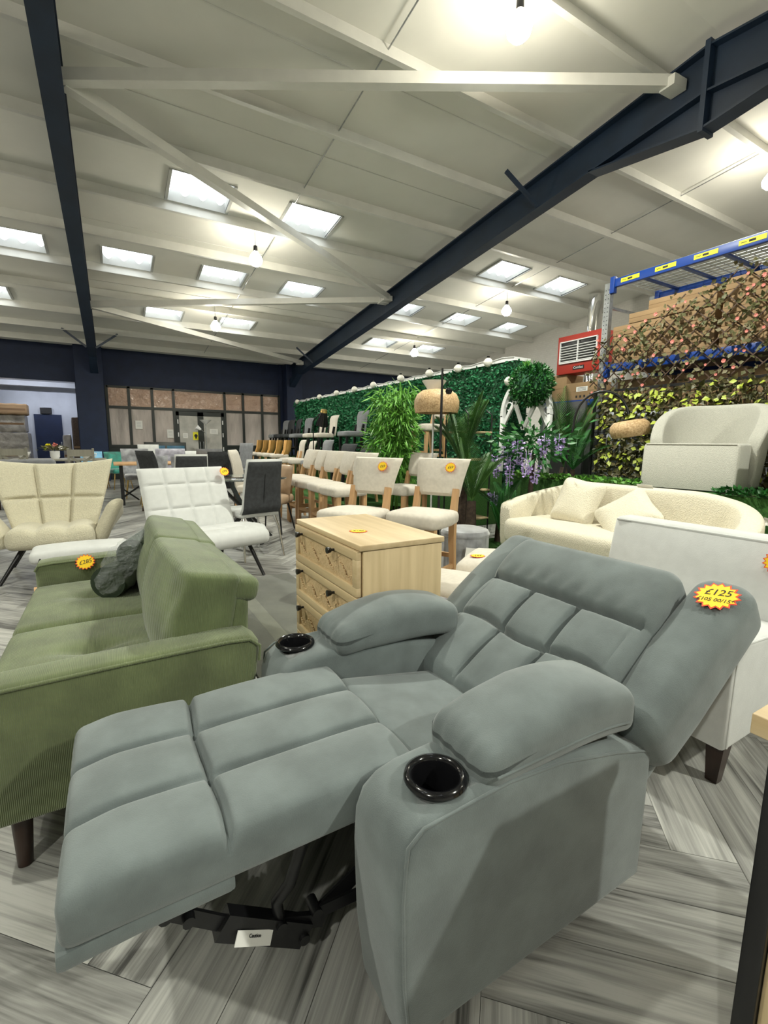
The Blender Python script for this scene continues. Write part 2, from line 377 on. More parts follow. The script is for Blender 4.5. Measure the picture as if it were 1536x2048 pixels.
def make_floor():
    Wp, n = 0.172, 6; V = []; F = []; U = []; T = []; r2 = random.Random(3)
    c45 = math.sqrt(0.5)
    def quad(x0, y0, w, h, vert):
        cx, cy = (x0 + w / 2) * Wp, (y0 + h / 2) * Wp
        wx, wy = (cx - cy) * c45, (cx + cy) * c45
        if not (-8.5 < wx < 11.5 and -4 < wy < 23): return
        g = 0.004; o = len(V)
        for a, b in ((g, g), (w - g, g), (w - g, h - g), (g, h - g)):
            X, Y = (x0 + a) * Wp, (y0 + b) * Wp; V.append(((X - Y) * c45, (X + Y) * c45, 0.0))
        F.append([o, o + 1, o + 2, o + 3]); du, dv = r2.uniform(0, 60), r2.uniform(0, 60); t = r2.random()
        for a, b in ((0, 0), (w, 0), (w, h), (0, h)):
            u, v = (b, a) if vert else (a, b); U.append((u * Wp + du, v * Wp + dv)); T.append(t)
    for y in range(-80, 130):
        for x in range(-100, 140):
            if (x - y) % (2 * n) == 0: quad(x, y, n, 1, False)
            if (y - x - 1) % (2 * n) == 0: quad(x, y, 1, n, True)
    me = bpy.data.meshes.new('floor'); o0 = len(V)
    V += [(XL, YF, -0.003), (XR, YF, -0.003), (XR, 23, -0.003), (XL, 23, -0.003)]; F.append([o0, o0 + 1, o0 + 2, o0 + 3])
    for q in range(4): U.append((0, 0)); T.append(0.0)
    me.from_pydata(V, [], F); uvl = me.uv_layers.new(name='UVMap'); uvl.data.foreach_set('uv', np.array(U).ravel())
    at = me.attributes.new('tone', 'FLOAT', 'CORNER'); at.data.foreach_set('value', T)
    me.materials.append(floor_material()); me.materials.append(mat('plank_joint', (0.16, 0.157, 0.145), 0.7))
    me.polygons[len(F) - 1].material_index = 1
    o = bpy.data.objects.new('floor', me); COL.objects.link(o); struct(o)
make_floor()

SKY = [(0.95, 1.76, 7.28, 7.98), (2.6, 3.42, 7.28, 7.98), (6.87, 7.68, 7.28, 7.98), (8.55, 9.45, 7.28, 7.98),
       (-1.55, -0.74, 9.8, 10.46), (0.1, 0.88, 9.8, 10.46), (1.74, 2.55, 9.8, 10.46), (3.38, 4.18, 9.8, 10.46), (6.0, 6.81, 9.8, 10.46), (7.8, 8.6, 9.8, 10.46), (9.55, 10.3, 9.8, 10.46),
       (-2.4, -1.6, 12.3, 12.95), (0.91, 1.68, 12.3, 12.95), (2.56, 3.37, 12.3, 12.95), (6.77, 7.6, 12.3, 12.95), (8.5, 9.36, 12.3, 12.95),
       (-2.4, -1.6, 0.2, 0.9), (0.95, 1.76, 0.2, 0.9), (3.3, 4.1, -2.6, -1.9), (-0.6, 0.2, -2.6, -1.9), (-4.2, -3.4, 9.8, 10.46), (-4.2, -3.4, 0.2, 0.9)]  # rooflights out of view, mostly on the rear slope, added for their light
def make_ceiling():
    xs = sorted({XL, XR + 0.1} | {v for s in SKY for v in s[:2]}); ys = sorted({YF, RIDGE, 16.2} | {v for s in SKY for v in s[2:]})
    b = B(); hole = lambda x, y: any(s[0] < x < s[1] and s[2] < y < s[3] for s in SKY)
    for i in range(len(xs) - 1):
        for j in range(len(ys) - 1):
            if hole((xs[i] + xs[i + 1]) / 2, (ys[j] + ys[j + 1]) / 2): continue
            q = [(xs[i], ys[j]), (xs[i], ys[j + 1]), (xs[i + 1], ys[j + 1]), (xs[i + 1], ys[j])]
            b.add([(x, y, roof(y)) for x, y in q], [[0, 1, 2, 3]], False)
    struct(b.build('ceiling', 'ceil'))
make_ceiling()
def make_rooflights():
    m = mat('rooflight_sheet', (0.93, 0.97, 1.0), 0.6, emit=SKY_E)
    for i, (x0, x1, y0, y1) in enumerate(SKY):
        f = B(); h = 0.22
        for (a, b_) in (((x0, y0), (x1, y0)), ((x1, y0), (x1, y1)), ((x1, y1), (x0, y1)), ((x0, y1), (x0, y0))):
            f.add([(a[0], a[1], roof(a[1]) - 0.015), (b_[0], b_[1], roof(b_[1]) - 0.015), (b_[0], b_[1], roof(b_[1]) + h), (a[0], a[1], roof(a[1]) + h)], [[0, 1, 2, 3]], False)
        for xx in (x0 - 0.02, x1 + 0.02):
            f.bar((xx, y0, roof(y0) - 0.012), (xx, y1, roof(y1) - 0.012), 0.04, 0.03)
        fr = struct(f.build('window_%d' % (i + 1), 'kerb'))
        g = B(); nx = 40; ny = 2; V = []; F = []
        for k in range(nx + 1):
            x = x0 - 0.02 + (x1 - x0 + 0.04) * k / nx
            for l in range(ny):
                y = (y0 - 0.02, y1 - 0.004)[l]; V.append((x, y, roof(y) + 0.13 + 0.05 * math.sin(x * 2 * PI / 0.25)))
        for k in range(nx):
            F.append([k * 2, k * 2 + 1, k * 2 + 3, k * 2 + 2])
        g.add(V, F); g.build('corrugated_sheet', m, fr)
make_rooflights()

k_ = [0]
def trim(b, m):
    k_[0] += 1; return struct(b.build('trim_%d' % k_[0], m))
for y in (-5.2, -4.0, -2.8, -1.6, -0.4, 1.2, 2.35, 3.4, 4.5, 5.66, 6.83, 8.03, 9.2, 10.51, 11.7, 13.0, 14.2, 15.3):
    b = B(); z = roof(y)
    b.box((1.15, y, z - 0.075), (20.3, 0.012, 0.15)); b.box((1.15, y - 0.03, z - 0.147), (20.3, 0.06, 0.012)); b.box((1.15, y + 0.03, z - 0.008), (20.3, 0.06, 0.012))
    trim(b, 'purlin')
def rafter(x):
    b = B()
    for y0, y1 in ((RIDGE, 15.9), (RIDGE, -6.9)):
        def zt(y): return roof(y) - 0.155
        D = 0.42
        b.bar((x, y0, zt(y0) - D / 2), (x, y1, zt(y1) - D / 2), 0.014, D)
        b.bar((x, y0, zt(y0) - 0.01), (x, y1, zt(y1) - 0.01), 0.19, 0.02); 
        b.bar((x, y0, zt(y0) - D), (x, y1, zt(y1) - D), 0.19, 0.02)
        sg = 1 if y1 > y0 else -1; yh = RIDGE + sg * 1.3
        b.prism([(RIDGE, zt(RIDGE) - D), (yh, zt(yh) - D), (RIDGE, zt(RIDGE) - D - 0.33)], x - 0.007, x + 0.007, 'x')
        b.bar((x, RIDGE, zt(RIDGE) - D - 0.33), (x, yh, zt(yh) - D), 0.19, 0.02)
    b.box((x, RIDGE, roof(RIDGE) - 0.53), (0.21, 0.05, 0.82))
    ye = 14.7; b.prism([(15.8, roof(15.8) - 0.57), (ye, roof(ye) - 0.57), (15.8, roof(15.8) - 0.95)], x - 0.095, x + 0.095, 'x')
    trim(b, 'navy')
rafter(-0.25); rafter(5.42); rafter(-5.9)
for x in (-0.38, 5.5, -6.0):
    b = B(); b.box((x, 15.72, 1.86), (0.66 if x < 0 else 0.55, 0.5, 3.72), 0.01); trim(b, 'navy_wall')
# wind bracing under the purlins, zig-zag between the two rafters
for (ya, yb) in ((5.9, 3.2), (5.95, 9.05), (11.8, 9.2), (11.85, 14.4)):
    b = B(); b.bar((-0.17, ya, roof(ya) - 0.30), (5.33, yb, roof(yb) - 0.30), 0.11, 0.11)
    b.bar((5.2, yb + 0.012, roof(yb) - 0.33), (5.40, yb, roof(yb) - 0.33), 0.16, 0.10)
    trim(b, 'purlin')
for (x, y, dx) in ((-0.34, 14.0, -0.5), (-0.16, 14.0, 0.5), (5.33, 5.0, -0.42), (5.33, 13.4, -0.42)):
    b = B(); b.bar((x, y, roof(y) - 0.56), (x + dx, y + 0.2, roof(y) - 0.14), 0.045, 0.045); trim(b, 'navy')
for x in (2.62, 7.9):
    b = B(); b.tube([(x, 3.4, roof(3.4) - 0.05), (x, 15.3, roof(15.3) - 0.05)], 0.008, 6); trim(b, 'steel')
for y in (4.9, 6.2, 9.0, 11.3):
    b = B(); b.box((2.6, y, roof(y) - 0.004), (5.5, 0.015, 0.006)); trim(b, 'purlin')

# walls
struct(B().box((1.0, YF - 0.1, 2.2), (21, 0.2, 4.4)).build('wall_front', 'ceil'))
struct(B().box((XL - 0.1, 4.6, 2.6), (0.2, 23.4, 5.2)).build('wall_left', 'ceil'))
struct(B().box((XR + 0.1, 4.6, 2.7), (0.2, 23.4, 5.4)).build('wall_right', 'wallw'))
wb = B()
wb.box((2.6, 16.08, 3.24), (5.35, 0.16, 1.02))                          # over the glazed screen
wb.box((8.23, 16.06, 1.875), (6.24, 0.2, 3.75))                          # right of it
wb.box((-3.6, 16.08, 3.26), (5.8, 0.16, 0.98)); wb.box((-7.75, 16.08, 1.875), (2.5, 0.16, 3.75)); wb.box((-0.385, 16.06, 1.875), (0.73, 0.2, 3.75))
struct(wb.build('wall_back', 'navy_wall'))
# glazed screen
MU = [0.0, 0.56, 1.18, 1.77, 3.29, 3.88, 4.51, 5.10]
n_ = len(SKY)
def pane_grid(b, x0, x1, z0, z1, y): b.box(((x0 + x1) / 2, y, (z0 + z1) / 2), (x1 - x0, 0.012, z1 - z0))
for i in range(len(MU) - 1):
    x0, x1 = MU[i], MU[i + 1]; f = B(); w = 0.075
    n_ += 1
    f.box((x0, 15.99, 1.36), (w, 0.09, 2.72)); f.box(((x0 + x1) / 2, 15.99, 2.70), (x1 - x0, 0.09, 0.06)); f.box(((x0 + x1) / 2, 15.99, 2.115), (x1 - x0, 0.085, 0.075))
    if i == len(MU) - 2: f.box((x1, 15.99, 1.36), (w, 0.09, 2.72))
    if i != 3:
        f.box(((x0 + x1) / 2, 15.99, 0.99), (x1 - x0, 0.085, 0.07)); f.box(((x0 + x1) / 2, 16.0, 0.48), (x1 - x0, 0.05, 0.96))
    wdw = struct(f.build('window_%d' % n_, 'dkframe'))
    if i == 3: B().box(((x0 + x1) / 2, 16.02, 2.06), (x1 - x0, 0.06, 0.06)).build('door_header', 'dkframe', wdw)
    p = B(); pane_grid(p, x0 + w / 2, x1 - w / 2, 2.15, 2.675, 15.985); p.build('pane', 'film_up', wdw)
    if i != 3: p = B(); pane_grid(p, x0 + w / 2, x1 - w / 2, 1.025, 2.08, 15.985); p.build('pane', 'film_lo', wdw)
for i, (x0, x1, hx) in enumerate(((1.81, 2.53, 1.86), (2.53, 3.25, 3.2))):
    f = B()
    for xx in (x0 + 0.045, x1 - 0.045): f.box((xx, 15.98, 1.03), (0.09, 0.06, 2.05))
    f.box(((x0 + x1) / 2, 15.98, 2.0), (x1 - x0, 0.06, 0.13)); f.box(((x0 + x1) / 2, 15.98, 0.14), (x1 - x0, 0.06, 0.28))
    d = struct(f.build('door_%d' % (i + 1), 'dkframe'))
    p = B(); pane_grid(p, x0 + 0.09, x1 - 0.09, 0.28, 1.935, 15.97); p.build('pane', 'film_dr', d)
    for z in (0.9, 1.35, 1.75): B().box((hx, 15.94, z), (0.03, 0.02, 0.13)).build('hinge', 'white_pl', d)
    hb = B(); xx = x1 - 0.05 if i == 0 else x0 + 0.05
    hb.tube([(xx, 15.95, 0.85), (xx, 15.90, 0.88), (xx, 15.90, 1.12), (xx, 15.95, 1.15)], 0.014, 8); hb.build('door_handle', 'steel', d)
# side room beyond the opening
struct(B().box((-4.2, 22.1, 1.6), (7.6, 0.2, 3.4)).build('wall_side_room_back', 'plaster'))
struct(B().box((-0.35, 19.1, 1.6), (0.2, 5.8, 3.2)).build('wall_side_room_right', 'plaster'))
struct(B().box((-8.1, 19.1, 1.6), (0.2, 5.8, 3.2)).build('wall_side_room_left', 'plaster'))
cb = B(); cb.box((-4.2, 19.1, 3.0), (7.8, 6.0, 0.1))
for y in (18.6, 20.3): cb.box((-4.2, y, 2.88), (7.8, 0.35, 0.16))
struct(cb.build('ceiling_side_room', 'plaster'))
d = struct(B().box((-1.98, 21.98, 1.04), (0.86, 0.06, 2.1)).build('door_3', 'navy_wall')); B().box((-1.62, 21.93, 1.0), (0.04, 0.05, 0.12), 0.01).build('door_handle', 'steel', d)
for i, (x, y) in enumerate(((-2.46, 17.5), (-1.47, 17.5), (-4.2, 17.5), (-2.6, 20.9), (-1.4, 20.9))):
    t = thing('ceiling_spotlight', ['left', 'right', 'far left', 'back left', 'back right'][i] + ' recessed spotlight in the side room ceiling beyond the opening', 'spotlight', (x, y, 2.94), 0, 'side room spotlights')
    B().lathe([(0.045, 0), (0.06, 0), (0.06, -0.012), (0.045, -0.012)], n=20, cap=False).build('trim_ring', 'white_pl', t)
    B().lathe([(0.001, -0.006), (0.045, -0.006)], n=20, cap=False).build('lens', 'spot', t)
    l = bpy.data.lights.new('spot_light', 'POINT'); l.energy = 9; l.color = (0.86, 0.91, 1.0); l.shadow_soft_size = 0.05
    o = bpy.data.objects.new('spot_light', l); COL.objects.link(o); o.parent = t; o.location = (0, 0, -0.08)

# hanging lamps in rows down the hall
def lamp_proto():
    t = thing('hanging_lamp', '', 'ceiling lamp', (0, 0, 0), 0, 'bare bulbs hanging from the roof')
    B().tube([(0, 0, 0.42), (0, 0, 0.14)], 0.006, 6).build('hanging_rod', 'steel', t)
    B().lathe([(0.02, 0.15), (0.032, 0.14), (0.034, 0.06), (0.03, 0.05)], n=16).build('socket', 'black_plastic', t)
    B().lathe([(0.03, 0.06), (0.045, 0.04), (0.09, -0.02), (0.11, -0.07), (0.098, -0.12), (0.06, -0.16), (0.001, -0.17)], n=24, cap=False).build('bulb', 'bulb', t)
    l = bpy.data.lights.new('lamp_light', 'SPOT'); l.energy = LAMP_W; l.spot_size = R(164); l.spot_blend = 0.5; l.color = (0.98, 1.0, 0.89); l.shadow_soft_size = 0.075
    o = bpy.data.objects.new('lamp_light', l); COL.objects.link(o); o.parent = t; o.location = (0, 0, -0.22)
    l = bpy.data.lights.new('bulb_glow', 'POINT'); l.energy = LAMP_W * 0.10; l.color = (0.98, 1.0, 0.89); l.shadow_soft_size = 0.075
    o = bpy.data.objects.new('bulb_glow', l); COL.objects.link(o); o.parent = t; o.location = (0, 0, -0.22)
    return t
LP = [(3.25, 3.36, 'brightest bare bulb hanging near the ridge in front of the thick beam'), (2.28, 8.2, 'bare bulb hanging between the diagonal brace and skylights'), (2.26, 11.6, 'small far bare bulb beside the last skylights left of the blue beam'),
      (7.95, 8.2, 'bare bulb hanging to the right of the blue beam near the flue'), (7.8, 11.7, 'far bare bulb above the green hedge right of the blue beam'),
      (3.3, -2.6, 'bare bulb behind the camera over the aisle'), (-2.2, 2.0, 'bare bulb left of the frame over the aisle'), (7.9, 3.3, 'unseen bare bulb added over the pallet racking'), (-3.2, 8.2, 'unseen bare bulb added over the left dining sets'), (7.9, -1.6, 'unseen bare bulb added behind the camera near the racking'), (-3.2, -1.6, 'unseen bare bulb added behind the camera by the left wall'), (-3.2, 12.0, 'unseen bare bulb added over the far left corner')]  # bulbs outside the view, mostly added because the hall needs their light
lp = lamp_proto()
for i, (x, y, s) in enumerate(LP):
    z = roof(y) - 0.42
    if i == 0: lp.location = (x, y, z); lp['label'] = s
    else: dup(lp, (x, y, z), 0, s)
# the two lamps nearest the camera are the strong ones
for o in list(bpy.data.objects):
    if o.type == 'LIGHT' and o.name.startswith('lamp_light') and o.parent is not None:
        x, y = o.parent.location[:2]
        k = 2.4 if (x > 0 and y > 3 and y < 4 and x < 5) else (2.5 if (1 < x < 5 and y < 0) else ((1.3 if y < 4 else 0.4) if x < 0 else (0.22 if (x > 5 and y < 5) else 0.72)))
        if k != 1.0: o.data = o.data.copy(); o.data.energy *= k

# ============================================================ THE GREY RECLINER
def cut(o, cutter):
    bpy.context.view_layer.update(); md = o.modifiers.new('cut', 'BOOLEAN'); md.object = cutter; md.operation = 'DIFFERENCE'; md.solver = 'EXACT'
    dg = bpy.context.evaluated_depsgraph_get(); me = bpy.data.meshes.new_from_object(o.evaluated_get(dg))
    o.modifiers.clear(); o.data = me; bpy.data.objects.remove(cutter)
rc = thing('recliner', 'charcoal grey fabric recliner chair fully reclined with footrest out and two black cup holders', 'recliner', (0.55, 1.03, 0))
OX, OY = 0.55, 1.03
def L3(x, y, z): return (x - OX, y - OY, z)
ARM = [(0.405, 0.035), (0.388, 0.18), (0.382, 0.36), (0.386, 0.43), (0.402, 0.47), (0.435, 0.495), (0.48, 0.507), (0.64, 0.515), (0.80, 0.50), (1.0, 0.452), (1.11, 0.418), (1.14, 0.405), (1.153, 0.385), (1.147, 0.035)]
for nm, y0, y1, cy in (('near', 0.588, 0.778, 0.668), ('far', 1.288, 1.478, 1.398)):
    a = B().prism([(x - OX, z) for x, z in ARM], y0 - OY, y1 - OY, 'y', 0.022, 3).build('armrest', 'recliner', rc)
    cx = 0.515 if nm == 'near' else 0.483
    c = B().lathe([(0.047, 0.40), (0.047, 0.60)], (cx - OX, cy - OY, 0), 40).build('cutter', 'recliner', rc)
    cut(a, c)
    ch = B().lathe([(0.048, 0.503), (0.060, 0.508), (0.064, 0.514), (0.062, 0.521), (0.055, 0.5245), (0.049, 0.522), (0.0455, 0.514), (0.044, 0.42), (0.03, 0.412), (0.001, 0.412)], (cx - OX, cy - OY, 0.0), 48, cap=False).build('cup_holder', 'black_plastic', rc)
    # puffy arm pillow following the top of the arm
    yc = (y0 + y1) / 2 + (0.012 if nm == 'near' else -0.012)
    def fp(P, s=1):
        x = P[:, 0]; u = x / 0.255
        k = 1 - 0.05 * np.clip(np.abs(u), 0, 1) ** 3
        P = P.copy(); P[:, 1] *= k
        top = (P[:, 2] > 0)
        P[:, 2] += 0.026 * np.cos(np.clip(P[:, 1] / 0.11, -1, 1) * PI / 2) * np.cos(np.clip(u, -1, 1) * PI / 2) * np.where(top, 1, -0.2)
        front = np.clip((-u - 0.72) / 0.28, 0, 1)
        P[:, 2] -= np.where(top, 0.030 * np.clip((-u - 0.1) / 0.9, 0, 1), 0)
        P[:, 2] += 0.003 * front * np.sin(P[:, 1] * 190 + 0.8 * np.sin(P[:, 1] * 61)) * top          # gathered pleats at the front seam
        P[:, 0] += 0.002 * front * np.sin(P[:, 1] * 160)
        P[:, 2] -= 0.16 * np.clip(x - 0.02, 0, 1) ** 2 * 3.2 + 0.025 * np.clip(-u - 0.55, 0, 1)   # droops to the rear along the arm
        return P
    pl = B().soft((0.50, 0.215, 0.118), 0.040, (50, 26, 12), fp, (0.83 - OX, yc - OY, 0.548)).build('arm_pillow', 'recliner', rc)
    so_ = y0 if nm == 'near' else y1; sg_ = -1 if nm == 'near' else 1
    B().tube([L3(x + (0.012 if i < 4 else 0), so_ - sg_ * 0.004, z - (0.010 if i > 5 else 0)) for i, (x, z) in enumerate(ARM[:-1])], 0.0035, 8).build('piping', 'recliner', a)
    B().tube([L3(0.83 + q, yc + sg_ * (0.1075 + 0.0), 0.548 - 0.018 - (0.51 * max(0, q - 0.02) ** 2)) for q in np.linspace(-0.225, 0.20, 14)], 0.0028, 8).build('pillow_seam', 'recliner', pl)
# seat cushion (slopes down to the back)
def fs(P):
    x, y = P[:, 0], P[:, 1]; P = P.copy(); t = P[:, 2] > 0
    P[:, 2] += np.where(t, 0.014 * np.cos(np.clip(y / 0.27, -1, 1) * PI / 2), 0) - 0.17 * np.clip(x + 0.26, 0, 1)
    return P
B().soft((0.54, 0.515, 0.16), 0.05, (30, 30, 8), fs, (0.815 - OX, 1.033 - OY, 0.352)).build('seat_cushion', 'recliner', rc)
# footrest: 3 x 2 quilted pads
def ff(P):
    x, y = P[:, 0], P[:, 1]; P = P.copy(); top = np.clip((P[:, 2] + 0.005) / 0.04, 0, 1)
    wob = 0.006 * np.sin(y * 13 + 1)
    g = np.maximum(groove(y + 0.004 * np.sin(x * 15), (-0.088, 0.092), 0.008) * (0.35 + 0.65 * np.clip(np.abs(x + 0.09 + wob) / 0.08, 0, 1) * 1.0), np.exp(-((x + 0.083 + wob) / 0.008) ** 2))
    puff = 0.016 * np.abs(np.sin((y + 0.27) / 0.18 * PI)) ** 0.5 + 0.012 * np.abs(np.sin(np.clip((x + 0.083) / 0.42, -1, 1) * PI)) ** 0.5
    P[:, 2] += top * (puff - 0.022 * g)
    P[:, 2] -= 0.05 * sstep((-x - 0.24) / 0.12) * top * 0.35
    return P
fr = B().soft((0.69, 0.545, 0.088), 0.024, (170, 136, 8), ff, (0.220 - OX, 1.055 - OY, 0.406)).build('footrest', 'recliner', rc)
def fl(P): P = P.copy(); P[:, 2] -= 0.06 * np.clip(-P[:, 0] - 0.02, 0, 1); return P
B().soft((0.283, 0.530, 0.036), 0.010, (20, 20, 4), fl, (0.010 - OX, 1.054 - OY, 0.352)).build('footrest_underside', 'recliner', rc)
B().box((0.70 - OX, 1.033 - OY, 0.20), (0.40, 0.50, 0.14), 0.02).build('base_frame', 'dark_fab', rc)
# backrest in its own tilted frame: s up the back, w across, t out of the cushion
ang = math.atan2(0.40, 0.58)
def BM(s, y, t): return Matrix.Translation(Vector(L3(0.915, 1.028, 0.355))) @ Matrix.Rotation(-ang, 4, 'Y') @ Matrix.Translation((s, y, t))
def fb(P):
    s, w = P[:, 0] + 0.355, P[:, 1]; P = P.copy(); top = np.clip((P[:, 2] + 0.01) / 0.05, 0, 1)
    head = s > 0.475
    hl = np.exp(-((s - 0.475) / 0.010) ** 2) * (np.abs(w) < 0.30); ml = np.exp(-((s - 0.275 + 0.012 * np.cos(w * 16)) / 0.009) ** 2) * np.clip((0.34 - np.abs(w)) / 0.08, 0, 1)
    vl = groove(w, (-0.095, 0.095), 0.009) * (~head) * np.clip((s - 0.02) / 0.12, 0, 1)
    puff = np.where(head, 0.040 * np.abs(np.sin(np.clip((s - 0.475) / 0.26, 0, 1) * PI)) ** 0.6, 0)
    rows = 0.022 * np.abs(np.sin(np.clip(s / 0.275, 0, 1) * PI)) ** 0.6 * (s < 0.275) + 0.022 * np.abs(np.sin(np.clip((s - 0.275) / 0.2, 0, 1) * PI)) ** 0.6 * ((s >= 0.275) & ~head)
    cols = (0.4 + 0.6 * np.abs(np.sin((w + 0.285) / 0.19 * PI)) ** 0.5)
    P[:, 2] += top * (puff + rows * cols - 0.030 * np.maximum(np.maximum(hl, ml), vl))
    wr = 0.0025 * np.sin(w * 90 + s * 20) * np.exp(-((s - 0.50) / 0.04) ** 2) * top
    P[:, 2] += wr
    P[:, 1] *= 1 - 0.06 * np.clip(s - 0.5, 0, 1) / 0.25
    return P
B().soft((0.71, 0.655, 0.165), 0.055, (156, 126, 10), fb, (0, 0, 0), BM(0.362, 0.0, -0.055)).build('back_cushion', 'recliner', rc)
def fw(P):
    s = P[:, 0]; P = P.copy(); u = s / 0.28
    P[:, 2] += 0.020 * np.cos(np.clip(u, -1, 1) * PI / 2) * (P[:, 2] > 0)
    P[:, 1] *= 1 - 0.12 * np.clip(-u - 0.4, 0, 1)
    return P
for sg in (-1, 1):
    B().soft((0.585, 0.165, 0.185), 0.062, (44, 18, 14), fw, (0, 0, 0), BM(0.482, sg * 0.392, -0.095)).build('back_wing', 'recliner', rc)
B().soft((0.66, 0.86, 0.07), 0.03, (12, 12, 4), None, (0, 0, 0), BM(0.40, 0, -0.165)).build('back_panel', 'recliner', rc)
# steel linkage under the footrest
for yy in (0.86, 1.22):
    b = B(); y = yy
    q = [L3(0.46, y, 0.16), L3(0.40, y, 0.185), L3(0.30, y, 0.09), L3(0.14, y, 0.20)]
    b.bar(L3(0.50, y, 0.19), L3(0.30, y + 0.01, 0.075), 0.006, 0.04); b.bar(L3(0.305, y, 0.08), L3(0.13, y, 0.205), 0.03, 0.055)
    b.bar(L3(0.13, y, 0.205), L3(0.00, y, 0.315), 0.008, 0.03); b.bar(L3(0.48, y - 0.012, 0.115), L3(0.33, y - 0.012, 0.125), 0.006, 0.03)
    b.tube([L3(0.315, y, 0.33), L3(0.30, y, 0.29), L3(0.275, y, 0.22), L3(0.245, y, 0.19), L3(0.25, y, 0.14)], 0.013, 10)
    b.box(L3(0.31, y, 0.328), (0.10, 0.03, 0.012)); b.box(L3(0.24, y, 0.14), (0.25, 0.012, 0.03), rot=(0, 0.45, 0))
    for px, pz in ((0.30, 0.08), (0.33, 0.13), (0.46, 0.17), (0.25, 0.14), (0.03, 0.29), (0.07, 0.26)):
        b.tube([L3(px, y - 0.022, pz), L3(px, y + 0.022, pz)], 0.012, 10)
    b.build('steel_linkage', 'black_metal', rc)
lk = B().box((0, 0, 0), (0.085, 0.002, 0.026)).build('care_label', 'paper', rc); lk.location = L3(0.19, 0.838, 0.155); lk.rotation_euler = (-0.5, 0.55, 0.05)
lx = text_mesh('Caution', 0.009, 'ink', lk, Matrix.Translation((0, -0.0016, 0.004)) @ Matrix.Rotation(PI / 2, 4, 'X'), 'label_print')
B().tube([L3(0.60, 0.90, 0.25), L3(0.60, 1.2, 0.25)], 0.012, 8).build('torsion_bar', 'black_metal', rc)
B().box(L3(1.153, 0.62, 0.22), (0.012, 0.03, 0.05), 0.003).build('recline_tab', 'black_plastic', rc)
for x in (0.46, 1.08):
    for y in (0.66, 1.40): B().lathe([(0.022, 0), (0.025, 0.04)], L3(x, y, 0), 12).build('foot', 'black_plastic', rc)
mt = Matrix.Translation((0, 0, 0)) @ Matrix.Translation(Vector((OX, OY, 0))) @ BM(0.665, -0.412, 0.0145)
price_tag('orange price star reading £125 on the top corner of the grey recliner back', mt @ Matrix.Translation((0.0, 0.0, 0.008)) @ Matrix.Rotation(-PI / 2 + 0.12, 4, 'Z'), (('£125', 0.62, 0.22), ('£105 00/15*', 0.34, -0.33)), 0.052)

# ============================================================ GREEN CORDUROY SOFA
gs = thing('loveseat', 'olive green corduroy two seater sofa with loose back cushions and dark wood legs', 'sofa', (0.0, 2.2, 0))
GY = 2.2
def arm_prof(x0, x1):   # outline of an arm in x,z
    return [(x0, 0.155), (x0, 0.50), (x0 + 0.02, 0.528), (x0 + 0.06, 0.535), (x1 - 0.10, 0.553), (x1 - 0.03, 0.55), (x1, 0.528), (x1 - 0.01, 0.46), (x1 - 0.035, 0.15)]
for y0, y1 in ((1.43, 1.545), (2.865, 2.98)):
    ap = [(-0.37, 0.155), (-0.375, 0.515), (-0.36, 0.54), (-0.30, 0.548), (0.0, 0.556), (0.28, 0.56), (0.345, 0.555), (0.375, 0.53), (0.372, 0.48), (0.335, 0.155)]
    a = B().prism(ap, y0 - GY, y1 - GY, 'y', 0.018, 3).build('sofa_arm', 'cord', gs)
    yo = (y0 if y0 < 2 else y1) - GY; sg = -1 if y0 < 2 else 1
    for yy in (y0 - GY - 0.001, y1 - GY + 0.001):
        B().tube([(x, yy, z - 0.012) for x, z in ap[1:-1]], 0.0055, 8).build('piping', 'cord', a)
B().box((-0.01, 0, 0.235), (0.70, 1.32, 0.165), 0.02).build('sofa_base', 'cord_y', gs)
B().prism([(0.20, 0.16), (0.19, 0.40), (0.27, 0.645), (0.30, 0.665), (0.345, 0.66), (0.375, 0.63), (0.36, 0.16)], -0.655, 0.655, 'y', 0.02).build('sofa_back', 'cord_y', gs)
def fseat(P):
    x, y = P[:, 0], P[:, 1]; P = P.copy(); t = np.clip(P[:, 2] / 0.05, 0, 1)
    d = np.sqrt(((x + 0.02) / 1.5) ** 2 + y ** 2)
    P[:, 2] += t * (0.022 * np.cos(np.clip(x / 0.3, -1, 1) * PI / 2) ** 0.6 * np.cos(np.clip(y / 0.34, -1, 1) * PI / 2) ** 0.5 - 0.028 * np.exp(-(d / 0.05) ** 2) - 0.010 * np.exp(-(y / 0.02) ** 2) * np.exp(-(x / 0.14) ** 2))
    return P
for y in (-0.332, 0.332):
    B().soft((0.60, 0.655, 0.125), 0.035, (40, 44, 6), fseat, (-0.085, y, 0.365)).build('seat_cushion', 'cord', gs)
def fback(P):
    x, y, z = P[:, 0], P[:, 1], P[:, 2]; P = P.copy()
    f = (x < 0)
    P[:, 0] += np.where(f, -0.055 * np.cos(np.clip(z / 0.2, -1, 1) * PI / 2) ** 0.8 * np.cos(np.clip(y / 0.36, -1, 1) * PI / 2) ** 0.6, 0)
    P[:, 2] += 0.012 * np.cos(np.clip(y / 0.36, -1, 1) * PI / 2) * (z > 0)
    P[:, 0] += np.where(f, 0.006 * np.sin(y * 45 + z * 30) * np.exp(-((np.abs(y) - 0.32) / 0.05) ** 2), 0)
    return P
